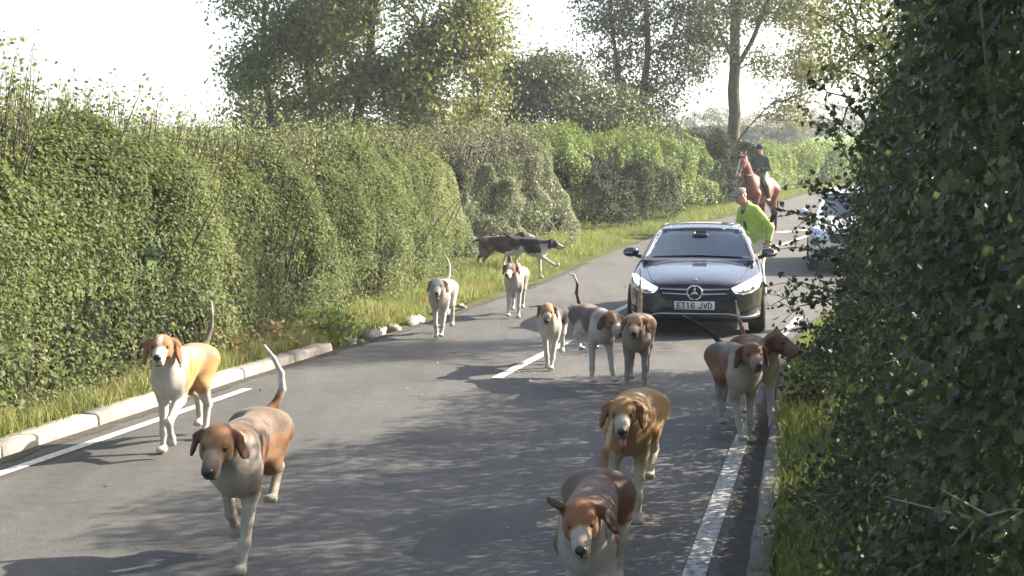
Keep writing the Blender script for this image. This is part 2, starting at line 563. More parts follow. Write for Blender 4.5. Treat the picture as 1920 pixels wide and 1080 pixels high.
for i in range(len(ks) - 1):
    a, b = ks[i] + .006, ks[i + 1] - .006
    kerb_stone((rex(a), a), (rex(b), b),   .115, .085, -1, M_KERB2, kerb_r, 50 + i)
# broken kerb pieces past the end of the kerb
for i, (py, ln, wd, ht, rz) in enumerate([(17.25, .34, .22, .13, .3), (18.1, .62, .2, .12, .1), (18.75, .3, .18, .09, .5), (19.45, .45, .22, .14, -.1), (20.8, .5, .2, .13, .15), (21.6, .28, .18, .09, .7)]):
    r = np.random.default_rng(90 + i)
    mb = MB(); mb.ball((0, 0, 0), (ln * .62, wd / 2, ht * .62), 10, 7)
    V = np.sign(mb.V[0]) * np.abs(mb.V[0] / np.array([ln * .62, wd / 2, ht * .62])) ** .55 * np.array([ln * .62, wd / 2, ht * .62])
    V += r.normal(size=V.shape) * .012
    ang = math.atan2(1, .26) + rz
    V = V @ np.array(Matrix.Rotation(ang, 3, 'Z')).T
    x = float(lex(py)) - .12
    o = mesh('broken_kerb_stone', V, mb.F, M_KERB, None, False, loc=(x, py, float(H(py)) + ht * .12))
    tag(o, ['whitish broken kerb lump beside the end of the kerb', 'long pale broken kerb length among dry grass', 'small broken kerb bit after the long piece', 'rounded pale kerb lump left of the white hound',
            'pale kerb lump just behind the white hound', 'smallest kerb lump farthest up the left verge'][i], 'kerb stone', 'broken kerb stones along the left verge')
# ------------------------------------------------------------------ leaves, twigs, hedges, bushes, trees, grass
RHOMB = (np.array([(-.5, 0, 0), (0, .5, .06), (.5, 0, 0), (0, -.5, .06)]), np.array([(0, 1, 2), (0, 2, 3)]))
OVAL = (np.array([(-.5, 0, 0), (-.2, .42, .10), (.2, .38, .09), (.5, 0, -.06), (.2, -.38, .09), (-.2, -.42, .10), (0, 0, 0)]),
        np.array([(6, 0, 5), (6, 5, 4), (6, 4, 3), (6, 3, 2), (6, 2, 1), (6, 1, 0)]))
_l = [(-.5, .0), (-.32, .26), (-.12, .50), (-.02, .24), (.22, .40), (.22, .15), (.5, 0), (.22, -.15), (.22, -.40), (-.02, -.24), (-.12, -.50), (-.32, -.26)]
LOBED = (np.array([(x, y, .35 * abs(y) * .5) for x, y in _l] + [(0.0, 0, -.02)]), np.array([(12, (i + 1) % 12, i) for i in range(12)]))
BLADE = (np.array([(0, -.5, 0), (0, .5, 0), (.55, .34, .06), (.55, -.34, .06), (1, 0, .28)]), np.array([(0, 1, 2), (0, 2, 3), (3, 2, 4)]))

def frames(n, N, spread, rng, A=None, aspread=.6):
    Nn = N + rng.normal(size=(n, 3)) * spread
    Nn /= np.linalg.norm(Nn, axis=1)[:, None] + 1e-9
    Ad = rng.normal(size=(n, 3)) if A is None else A + rng.normal(size=(n, 3)) * aspread
    Ad = Ad - (Ad * Nn).sum(1)[:, None] * Nn
    Ad /= np.linalg.norm(Ad, axis=1)[:, None] + 1e-9
    return Nn, Ad, np.cross(Nn, Ad)

def leaves(name, C, N, size, mat, parent=None, spread=.8, shape=RHOMB, aspect=.6, rng=RNG, tint=None, A=None, aspread=.6, kind=None):
    n = len(C); tv, tf = shape
    Nn, Ad, S = frames(n, N, spread, rng, A, aspread)
    L = size * rng.uniform(.65, 1.25, n); W = L * aspect * rng.uniform(.8, 1.2, n)
    V = (C[:, None] + Ad[:, None] * (tv[:, 0][None, :, None] * L[:, None, None]) + S[:, None] * (tv[:, 1][None, :, None] * W[:, None, None])
         + Nn[:, None] * (tv[:, 2][None, :, None] * L[:, None, None]))
    k = len(tv)
    F = (tf[None] + (np.arange(n) * k)[:, None, None]).reshape(-1, tf.shape[1])
    if tint is None: tint = rng.uniform(0, 1, n)
    V = V.reshape(-1, 3)
    if parent is not None: V = V - np.array(parent.location)
    o = mesh(name, V, F, mat, parent, False, floats={'tint': np.repeat(tint, k)})
    if kind: o['kind'] = kind
    return o

def tubes(name, paths, mat, parent=None, n=5):
    Vs = []; Fs = []; c = 0
    a = np.arange(n) / n * 2 * np.pi
    for pts, rad in paths:
        pts = np.asarray(pts, float); m = len(pts)
        T = np.gradient(pts, axis=0); T /= np.linalg.norm(T, axis=1)[:, None] + 1e-9
        ref = np.array([.31, .77, .2]); U = np.cross(T, ref); U /= np.linalg.norm(U, axis=1)[:, None] + 1e-9
        W = np.cross(T, U)
        rad = np.broadcast_to(rad, (m,))
        V = pts[:, None] + rad[:, None, None] * (np.cos(a)[None, :, None] * U[:, None] + np.sin(a)[None, :, None] * W[:, None])
        Vs.append(V.reshape(-1, 3))
        i, j = np.meshgrid(np.arange(m - 1), np.arange(n), indexing='ij')
        q = np.stack([i * n + j, i * n + (j + 1) % n, (i + 1) * n + (j + 1) % n, (i + 1) * n + j], -1).reshape(-1, 4) + c
        Fs.append(q); c += m * n
    V = np.concatenate(Vs)
    if parent is not None: V = V - np.array(parent.location)
    return mesh(name, V, np.concatenate(Fs), mat, parent, True)

def bark(name, c0, c1, c2):
    m, nt, b, out = newmat(name)
    f = noise(nt, 3.2, 7, .7, stretch=(1, 1, .35)); g = noise(nt, 22, 4, .7, stretch=(1, 1, .25))
    c = mix(nt, 1.0, ramp(nt, f, [(.3, c0), (.52, c1), (.72, c2)]), ramp(nt, g, [(.3, .6), (.7, 1.3)]), 'MULTIPLY')
    nt.links.new(c, b.inputs['Base Color']); b.inputs['Roughness'].default_value = .95; b.inputs['Specular IOR Level'].default_value = .15
    bump(nt, b, g, .8, .03)
    return m
M_BARK = bark('brown_bark', (.05, .04, .03), (.09, .075, .055), (.13, .12, .085))
M_BARKP = bark('pale_bark', (.07, .06, .04), (.13, .115, .075), (.18, .165, .12))
M_TWIG = bark('grey_twig', (.10, .09, .07), (.19, .17, .13), (.28, .26, .21))

M_HEDGE = leafmat('hedge_leaf', [(0, (.066, .086, .028)), (.45, (.112, .138, .048)), (.8, (.155, .178, .068)), (1, (.21, .218, .11))], .50, .55, .25)
M_SALLOW = leafmat('sallow_leaf', [(0, (.09, .11, .05)), (.5, (.15, .17, .085)), (1, (.22, .235, .14))], .34, .5)
M_DARK = leafmat('dark_leaf', [(0, (.024, .032, .016)), (.6, (.042, .055, .024)), (1, (.07, .085, .035))], .2, .7, .15)  # the round verge bush's backlit shade is put into this dark colour
M_BRIGHT = leafmat('bright_leaf', [(0, (.085, .13, .025)), (.6, (.14, .19, .04)), (1, (.21, .24, .07))], .4, .5)
M_TREE = leafmat('tree_leaf', [(0, (.08, .092, .028)), (.5, (.13, .15, .043)), (.85, (.18, .195, .06)), (1, (.23, .21, .09))], .45, .45)
M_OLIVE = leafmat('olive_leaf', [(0, (.035, .048, .018)), (.55, (.065, .085, .027)), (1, (.15, .16, .05))], .34, .5)
M_BROWNL = leafmat('brownish_leaf', [(0, (.045, .045, .024)), (.5, (.082, .095, .036)), (1, (.15, .15, .06))], .3, .5)
M_YELL = leafmat('yellowish_leaf', [(0, (.10, .11, .035)), (.5, (.16, .17, .05)), (1, (.24, .23, .10))], .4, .5)
M_NEAR = leafmat('hawthorn_leaf', [(0, (.024, .031, .015)), (.45, (.042, .057, .023)), (.8, (.070, .094, .033)), (1, (.12, .14, .065))], .44, .45, .35)
M_GRASS = leafmat('grass_blade', [(0, (.095, .125, .026)), (.5, (.15, .185, .042)), (.8, (.22, .23, .075)), (1, (.34, .29, .15))], .35, .55)
M_DRY = leafmat('dry_grass_blade', [(0, (.12, .11, .04)), (.5, (.22, .18, .08)), (.8, (.34, .27, .14)), (1, (.30, .16, .07))], .3, .7)
M_FAR = leafmat('far_leaf', [(0, (.045, .058, .024)), (.6, (.075, .09, .034)), (1, (.12, .125, .05))], .25, .6)
M_FARB = leafmat('far_brown_leaf', [(0, (.07, .062, .028)), (.6, (.115, .10, .04)), (1, (.16, .14, .06))], .25, .6)

def lump(P, f, seed): return vnoise(P, f * .75, seed)

def hedge(name, label, P, side, width, height, n, leaf, mat, seed, cat='hedge', group=None, shoots=60, holes=.25, twigs=120, shoot_h=.7, asp=.6, spread=.75, lumpy=.25, shoot_tall=None):
    """P: plan curve of the road-side foot; the body lies on side*normal; height and width are callables of 0..1"""
    rng = np.random.default_rng(seed)
    P = np.array(P, float); s = np.concatenate([[0], np.cumsum(np.linalg.norm(np.diff(P, axis=0), axis=1))])
    mid = P[len(P) // 2]
    root = empty(name, (mid[0], mid[1], float(H(mid[1])))); tag(root, label, cat, group)
    def plan(u):
        q = np.stack([np.interp(u * s[-1], s, P[:, i]) for i in range(2)], 1)
        e = np.stack([np.interp(np.clip(u + .01, 0, 1) * s[-1], s, P[:, i]) - np.interp(np.clip(u - .01, 0, 1) * s[-1], s, P[:, i]) for i in range(2)], 1)
        e /= np.linalg.norm(e, axis=1)[:, None] + 1e-9
        return q, np.stack([-e[:, 1], e[:, 0]], 1) * side, e
    got = 0; Cs = []; Ns = []; Ts = []
    while got < n:
        m = int((n - got) * 1.6) + 100
        u = rng.uniform(0, 1, m); a = rng.uniform(0, 1, m) ** 1.0
        th = np.where(rng.uniform(size=m) < .62, a * .5, .5 + a * .5) * np.pi    # 0 foot, pi back foot
        q, N2, e = plan(u)
        w_ = width(u); h_ = height(u)
        endf = np.minimum(1, np.minimum(u, 1 - u) * s[-1] / (w_ * .5)); endf = np.sqrt(np.clip(1 - (1 - endf) ** 2, .02, 1))
        w_ = w_ * (.45 + .55 * endf); h_ = h_ * (.55 + .45 * endf)
        ct, st = np.cos(th), np.sin(th)
        ox = np.sign(ct) * np.abs(ct) ** .45; oz = np.abs(st) ** .55
        pos = np.stack([q[:, 0] + N2[:, 0] * w_ / 2 * (1 - ox), q[:, 1] + N2[:, 1] * w_ / 2 * (1 - ox), h_ * oz], 1)
        nrm = np.stack([-N2[:, 0] * ct, -N2[:, 1] * ct, st * .9 + .12], 1); nrm /= np.linalg.norm(nrm, axis=1)[:, None]
        lm = lump(pos, 1.1, seed) * lumpy + lump(pos, 3.2, seed + 1) * lumpy * .5
        dep = rng.exponential(.13, m)
        pos = pos + nrm * (lm - dep)[:, None]
        hole = lump(pos * np.array([1, 1, 1.1]), 2.6, seed + 2) + .35 * lump(pos, 7, seed + 3)
        ok = (pos[:, 2] > .0) & (hole > -1 + holes * 1.5 * rng.uniform(0, 1, m)) & (rng.uniform(size=m) < np.clip(.35 + (hole + .8), .1, 1))
        tint = np.clip(rng.beta(2, 2.4, m) + .30 * lump(pos, .9, seed + 5), 0, 1)
        pos[:, 2] += H(pos[:, 1])
        Cs.append(pos[ok]); Ns.append(nrm[ok] + np.array([0, 0, .35])); Ts.append(tint[ok]); got += int(ok.sum())
    C = np.concatenate(Cs)[:n]; N = np.concatenate(Ns)[:n]; T = np.concatenate(Ts)[:n]
    # wispy shoots standing out of the top
    pth = []
    if shoots:
        us = rng.uniform(0.02, .98, shoots); q, N2, e = plan(us)
        fr = rng.uniform(.2, .8, shoots)
        C2 = []; N2_ = []; T2 = []; A2 = []
        for i in range(shoots):
            ww = width(us[i:i + 1])[0]; hh = height(us[i:i + 1])[0]
            b = np.array([q[i, 0] + N2[i, 0] * ww * fr[i], q[i, 1] + N2[i, 1] * ww * fr[i], hh * .78])
            b[2] += float(H(b[1]))
            L = shoot_h * rng.uniform(.5, 1.3) * (shoot_tall(us[i]) if shoot_tall else 1) + hh * .25
            d = unitv([rng.normal() * .22, rng.normal() * .22, 1])
            tt = np.linspace(0, 1, 6); bend = rng.normal(size=3) * .12 * L
            pts = b + d * L * tt[:, None] + bend * tt[:, None] ** 2
            pth.append((pts, .012 * (1.1 - tt)))
            k = max(6, int(L * 26 * .05 / leaf))
            tl = rng.uniform(.15, 1, k)
            C2.append(b + d * L * tl[:, None] + bend * tl[:, None] ** 2 + rng.normal(size=(k, 3)) * leaf * .9)
            N2_.append(rng.normal(size=(k, 3)) + np.array([0, 0, .5])); T2.append(np.clip(rng.uniform(.3, 1, k), 0, 1))
        C = np.concatenate([C] + C2); N = np.concatenate([N] + N2_); T = np.concatenate([T] + T2)
    leaves('foliage', C, N, leaf, mat, root, spread, RHOMB, asp, rng, T, kind='stuff')
    # stems inside
    us = rng.uniform(0.02, .98, twigs); q, N2, e = plan(us)
    for i in range(twigs):
        ww = width(us[i:i + 1])[0]; hh = height(us[i:i + 1])[0]
        f = rng.uniform(.25, .75); b = np.array([q[i, 0] + N2[i, 0] * ww * f, q[i, 1] + N2[i, 1] * ww * f, 0.0]); b[2] = float(H(b[1])) - .05
        tt = np.linspace(0, 1, 6); d = np.array([rng.normal() * .25, rng.normal() * .25, 1]) * hh * .95
        wv = rng.normal(size=(6, 3)) * .05; wv[0] = 0
        pth.append((b + d * tt[:, None] + wv, .022 * (1.08 - tt) * rng.uniform(.6, 1.2)))
    tubes('stems', pth, M_BARK, root, 4)['kind'] = 'stuff'
    return root

def tree(name, label, base, trunks, clusters, leaf, per, sig, mat, bmat, seed, group=None, asp=.6, r0=.02, spread=1.0, cat='tree', droop=0.0, tintfn=None):
    """trunks: list of (points, r_base, r_top); clusters: (n,3) leaf cluster centres in world space"""
    rng = np.random.default_rng(seed)
    root = empty(name, tuple(base)); tag(root, label, cat, group)
    nodes = []; par = []; fixed = []
    for pts, ra, rb in trunks:
        pts = np.array(pts, float); m = 14
        u = np.linspace(0, len(pts) - 1, m)
        q = np.stack([np.interp(u, np.arange(len(pts)), pts[:, k]) for k in range(3)], 1)
        q[1:] += rng.normal(size=(m - 1, 3)) * .13 * ra
        for i in range(m):
            par.append(len(nodes) - 1 if i else -1); nodes.append(q[i]); fixed.append(ra + (rb - ra) * i / (m - 1))
    nt_ = len(nodes)
    top = np.array([nodes[i] for i in range(nt_)])
    dist = np.array([np.min(np.linalg.norm(top - c, axis=1)) for c in clusters])
    for ci in np.argsort(dist):
        c = clusters[ci]; P = np.array(nodes)
        d = np.linalg.norm(P - c, axis=1) + np.clip(P[:, 2] - c[2] + .15, 0, None) * 1.6
        j = int(np.argmin(d)); p = P[j]; L = np.linalg.norm(c - p); k = max(2, min(5, int(L / .35)))
        prev = j
        for t in np.linspace(0, 1, k + 1)[1:]:
            x = p + (c - p) * t + np.array([0, 0, .14 * L * math.sin(math.pi * t)]) + (rng.normal(size=3) * .05 * L if t < 1 else 0)
            par.append(prev); prev = len(nodes); nodes.append(x); fixed.append(0)
    nn = len(nodes); cnt = np.zeros(nn)
    child = [[] for _ in range(nn)]
    for i, p in enumerate(par):
        if p >= 0: child[p].append(i)
    for i in range(nn - 1, -1, -1):
        if not child[i]: cnt[i] += 1
        if par[i] >= 0: cnt[par[i]] += cnt[i]
    rad = np.where(np.array(fixed) > 0, fixed, r0 * cnt ** .48)
    # trunk meshes
    pos = 0; tp = []
    for _ in trunks:
        tp.append((np.array(nodes[pos:pos + 14]), rad[pos:pos + 14])); pos += 14
    tubes('trunk', tp, bmat, root, 9)
    br = []; seen = np.zeros(nn, bool)
    for i in range(nt_, nn):
        if seen[i] : continue
        ch = [par[i], i]; seen[i] = True
        while True:
            nx_ = [c for c in child[ch[-1]] if not seen[c]]
            if not nx_: break
            b = max(nx_, key=lambda c: cnt[c]); seen[b] = True; ch.append(b)
        rr = rad[ch].copy(); rr[0] = min(rr[0], rr[1] * 1.25)
        br.append((np.array([nodes[k] for k in ch]), rr))
    if br: tubes('branches', br, bmat, root, 5)['kind'] = 'stuff'
    C = []; N = []
    ctr = clusters.mean(0)
    for c in clusters:
        k = rng.poisson(per)
        sg = sig * rng.uniform(.6, 1.3)
        q = c + rng.normal(size=(k, 3)) * sg * np.array([1, 1, .7])
        if droop: q[:, 2] -= np.abs(rng.normal(size=k)) * droop
        C.append(q); N.append(np.tile(unitv(c - ctr) * .6 + np.array([0, 0, .5]), (k, 1)) + (q - c) / sg * .4)
    C = np.concatenate(C); N = np.concatenate(N)
    t = np.clip(rng.beta(2, 2.2, len(C)) + .18 * wob(C, seed + 3, 1.3), 0, 1)
    leaves('crown', C, N, leaf, mat, root, spread, RHOMB, asp, rng, t, kind='stuff')
    return root

def blob_clusters(n, parts, seed, shell=.55):
    """points near the surface of several ellipsoids ((c),(r),weight)"""
    rng = np.random.default_rng(seed); out = []
    wsum = sum(p[2] for p in parts)
    for c, r, wt in parts:
        k = int(round(n * wt / wsum)); v = rng.normal(size=(k, 3)); v /= np.linalg.norm(v, axis=1)[:, None]
        out.append(np.array(c) + v * np.array(r) * (shell + (1 - shell) * rng.uniform(0, 1, (k, 1)) ** .5))
    return np.concatenate(out)

def hz(y): return float(H(y))

# ---- the long hedge on the left
def left_foot(d0, d1, n=40, offs=None):
    s = (LEs[:, 1] >= d0) & (LEs[:, 1] <= d1)
    o = np.interp(LEs[s][:, 1], *offs)
    return off(LEs[s], NL[s], o)
pl = left_foot(1.0, 27.2, offs=([0, 9, 14, 17, 20, 24, 28], [.30, .30, .36, .55, .95, 1.35, 1.75]))
hedge('hedge', 'long tall mixed hedge with wispy top along the left kerb', pl, 1, lambda u: np.full_like(u, 1.9), lambda u: 2.42 - .18 * np.exp(-((u - .2) / .14) ** 2) + .10 * np.sin(u * 17) + .08 * np.sin(u * 43 + 1) + .14 * np.exp(-((u - .33) / .09) ** 2) - .14 * sstep(.55, .30, u), 390000, .049, M_HEDGE, 11,
      shoots=2200, twigs=260, shoot_h=.34, holes=.16, lumpy=.15, shoot_tall=lambda u: 1.7 if u < .42 else .8)
def hz_line(pts): return np.array(pts, float)
hedge('sallow_bush', 'grey green willowy bush at the far end of the long left hedge', [(-.75, 29.2), (.3, 30.6), (1.35, 32.4)], 1, lambda u: np.full_like(u, 2.3), lambda u: 2.35 + .25 * np.sin(u * 9 + 1), 52000, .066, M_SALLOW, 21, 'bush', shoots=420, twigs=50, shoot_h=.42, holes=.15, asp=.42, lumpy=.36)
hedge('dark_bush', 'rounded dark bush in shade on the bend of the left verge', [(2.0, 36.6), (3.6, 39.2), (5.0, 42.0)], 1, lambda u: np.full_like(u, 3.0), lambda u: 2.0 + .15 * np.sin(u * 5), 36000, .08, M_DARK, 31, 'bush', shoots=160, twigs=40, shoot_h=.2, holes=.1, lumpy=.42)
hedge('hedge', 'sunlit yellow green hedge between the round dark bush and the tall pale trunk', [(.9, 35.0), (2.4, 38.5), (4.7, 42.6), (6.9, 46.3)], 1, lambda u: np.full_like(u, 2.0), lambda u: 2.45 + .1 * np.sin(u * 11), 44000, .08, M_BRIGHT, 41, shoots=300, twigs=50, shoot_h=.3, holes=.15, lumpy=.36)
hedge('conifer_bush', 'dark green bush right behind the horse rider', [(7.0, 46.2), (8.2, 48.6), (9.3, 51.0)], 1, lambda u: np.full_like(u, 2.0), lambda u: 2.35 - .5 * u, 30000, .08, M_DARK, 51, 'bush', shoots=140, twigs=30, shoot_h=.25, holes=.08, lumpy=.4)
hedge('hedge', 'bright lime green hedge round the outside of the far bend', [(9.6, 52.4), (11.2, 56.6), (14.0, 61.0), (18.5, 65.8), (26, 70.6)], 1, lambda u: np.full_like(u, 2.2), lambda u: 1.62 + .14 * np.sin(u * 13), 56000, .09, M_BRIGHT, 61, shoots=300, twigs=50, shoot_h=.3, holes=.1, lumpy=.36)

# ---- trees beyond the left hedge
rngT = np.random.default_rng(5)
b = (-4.6, 36.5, hz(36.5))
cl = blob_clusters(330, [((-6.05, 36.5, 4.6), (1.35, 1.9, 1.5), 1.0), ((-5.5, 36.0, 6.9), (1.8, 2.2, 1.5), 1.3), ((-3.0, 35.6, 6.5), (2.5, 2.4, 2.3), 2.4), ((-1.7, 35.4, 4.3), (1.25, 1.9, 2.0), 1.3), ((-3.4, 35.2, 3.7), (1.6, 1.7, 1.3), 1.0), ((-4.4, 36.5, 8.6), (2.6, 2.4, 1.4), 1.2), ((-.9, 35.8, 6.2), (.7, 1.0, .9), .3)], 71)
tree('broadleaf_tree', 'largest tree with wide leafy crown standing above the left hedge', b,
     [([(-6.0, 36.5, .6), (-6.05, 36.5, 2.6), (-6.5, 36.5, 5.0), (-6.4, 36.4, 7.4)], .13, .05), ([(-5.1, 36.6, .6), (-5.0, 36.6, 3.0), (-5.4, 36.4, 5.6), (-5.6, 36.2, 8.2)], .15, .05),
      ([(-4.3, 36.4, .6), (-4.1, 36.4, 3.2), (-3.6, 36.0, 6.0), (-3.4, 35.8, 8.8)], .20, .06), ([(-3.2, 36.4, .6), (-2.9, 36.2, 2.8), (-2.3, 35.6, 5.4)], .10, .04)], cl, .12, 270, .36, M_TREE, M_BARK, 72, asp=.62)
b = (1.3, 45.5, hz(45.5))
cl = blob_clusters(150, [((-.4, 45.4, 4.6), (1.3, 1.7, 1.6), 1), ((1.2, 45.2, 4.6), (1.7, 1.8, 1.7), 1.5), ((2.9, 45.2, 4.0), (1.3, 1.5, 1.2), .9), ((.8, 45.2, 2.9), (2.4, 1.6, .9), 1)], 81)
tree('low_tree', 'low dark olive tree between the largest tree and the thin brown one', b, [([(1.3, 45.5, 1.1), (1.2, 45.4, 2.6), (.6, 45.2, 4.4)], .2, .07), ([(1.4, 45.5, 1.1), (1.9, 45.3, 2.9), (2.4, 45.2, 4.4)], .15, .05)], cl, .13, 300, .38, M_OLIVE, M_BARK, 82)
b = (4.45, 48.5, hz(48.5))
cl = blob_clusters(165, [((3.6, 48.4, 7.0), (1.3, 1.3, 1.5), 1), ((4.9, 48.4, 8.6), (1.5, 1.4, 1.6), 1.2), ((3.5, 48.4, 9.2), (1.2, 1.2, 1.3), .8), ((5.6, 48.2, 6.3), (1.1, 1.2, 1.2), .8), ((4.3, 48.2, 5.0), (1.2, 1.2, 1.3), 1.0), ((2.7, 48.4, 8.3), (.7, .8, .9), .4), ((6.4, 48.2, 7.4), (.6, .8, .9), .35), ((4.6, 48.2, 3.6), (.8, .8, .8), .4)], 91, .3)
tree('thin_tree', 'thin crowned brownish tree left of the tall pale trunk', b, [([(4.4, 48.5, 1.2), (4.45, 48.5, 4.0), (4.7, 48.4, 7.0), (4.5, 48.4, 10.2)], .20, .06), ([(4.5, 48.5, 1.2), (4.2, 48.5, 3.6), (3.6, 48.4, 6.4), (3.3, 48.4, 9.0)], .13, .04)], cl, .13, 118, .38, M_BROWNL, M_BARK, 92, r0=.018)
b = (8.05, 50.5, hz(50.5))
cl = blob_clusters(170, [((7.6, 50.2, 9.2), (1.4, 1.6, 1.5), 1.4), ((9.3, 50.2, 9.0), (1.6, 1.6, 1.4), 1.2), ((7.0, 50.2, 7.6), (.8, 1.0, 1.0), .6), ((10.3, 50.0, 8.0), (1.1, 1.2, 1.1), .8), ((9.6, 49.8, 6.6), (1.0, 1.0, .9), .5), ((10.9, 50, 6.4), (.9, .9, .7), .4), ((8.2, 50, 11.2), (2.6, 2, 1.5), 1.2), ((10.0, 49.8, 4.9), (.9, .8, .5), .3)], 101, .3)
tree('tall_tree', 'tall tree with straight pale trunk behind the rider', b, [([(8.05, 50.5, 1.3), (8.0, 50.5, 5.0), (8.0, 50.4, 8.4), (8.1, 50.3, 12.0)], .27, .12), ([(8.05, 50.4, 6.2), (8.6, 50.3, 7.2), (9.3, 50.2, 9.0), (9.6, 50.1, 10.4)], .10, .05), ([(8.05, 50.4, 6.4), (7.6, 50.3, 7.3), (7.0, 50.2, 8.6)], .08, .04), ([(8.1, 50.4, 3.6), (8.6, 50.2, 4.3), (9.5, 50, 5.2)], .04, .02)], cl, .13, 125, .38, M_YELL, M_BARKP, 102, r0=.017, droop=.15)
# tree on the right, up behind the near bushes
b = (5.9, 19.6, hz(19.6))
cl = blob_clusters(120, [((5.0, 19.2, 4.7), (.95, 1.2, .9), 1.1), ((5.6, 19.2, 5.6), (1.2, 1.3, 1.0), 1.2), ((4.5, 19.0, 4.0), (.55, .8, .6), .5), ((6.8, 19.3, 4.6), (1.1, 1.2, 1.3), 1.0), ((4.3, 19.0, 5.6), (.5, .6, .6), .25), ((5.3, 19.2, 3.2), (.5, .7, .5), .35)], 111, .3)
tree('pale_leaved_tree', 'sparse pale leaved tree above the white car on the right', b, [([(5.9, 19.6, .2), (5.8, 19.5, 2.4), (5.5, 19.3, 4.4), (5.4, 19.2, 6.2)], .13, .05), ([(6.0, 19.6, .2), (6.3, 19.5, 2.6), (6.8, 19.3, 4.8)], .10, .04)], cl, .07, 105, .24, M_YELL, M_BARK, 112, r0=.010)

# ---- far hedge lines and trees across the field
def far_tree(x, y, h, wd, mat, seed, name, label, group):
    z = hz(y)
    cl = blob_clusters(26, [((x, y, z + h * .58), (wd / 2, wd / 2, h * .42), 1), ((x + wd * .2, y, z + h * .4), (wd * .4, wd * .35, h * .3), .6)], seed)
    tree(name, label, (x, y, z), [([(x, y, z - .1), (x, y, z + h * .5), (x + .1, y, z + h * .8)], .035 * h, .01 * h)], cl, .055 * h, 90, .13 * h, mat, M_BARK, seed, group, r0=.006 * h)
fg = 'trees in the distance across the field'
for i, (px, y, zt, wd, m, lb) in enumerate([(1262, 150, 208, 6.5, M_FAR, 'distant round tree seen just right of the thin brown tree'), (1300, 165, 196, 7.5, M_FAR, 'distant tree framed between the thin tree and the pale trunk'), (1345, 160, 205, 6.5, M_FAR, 'distant tree just left of the pale trunk'),
        (1432, 140, 222, 5.5, M_FARB, 'distant low brown tree just right of the pale trunk'), (1470, 145, 198, 6.5, M_FARB, 'distant brownish tree over the pale field'), (1505, 160, 206, 6, M_FAR, 'distant green tree right of the brownish one'),
        (1535, 250, 200, 12, M_FAR, 'hazy far wood edge tree over the bright hedge'), (1575, 255, 190, 14, M_FAR, 'tallest hazy far tree toward the right bushes'), (1622, 260, 198, 14, M_FAR, 'hazy far tree half behind the right bushes'), (1400, 260, 210, 13, M_FAR, 'hazy far tree peeping right of the pale trunk')]):
    x = (px - 960) / 2600 * y; z_top = CAM_H + (355 - zt) * y / 2600; h = z_top - hz(y)
    far_tree(x, y, max(h, 3), wd, m, 200 + i, 'distant_tree', lb, fg)
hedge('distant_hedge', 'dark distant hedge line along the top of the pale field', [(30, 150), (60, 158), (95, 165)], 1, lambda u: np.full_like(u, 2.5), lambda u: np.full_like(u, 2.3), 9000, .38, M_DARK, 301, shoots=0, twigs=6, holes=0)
hedge('distant_hedge', 'distant hedge under the round trees left of the pale trunk', [(6, 118), (18, 122), (26, 125)], 1, lambda u: np.full_like(u, 2.5), lambda u: np.full_like(u, 2.0), 9000, .3, M_FAR, 302, shoots=0, twigs=6, holes=0)

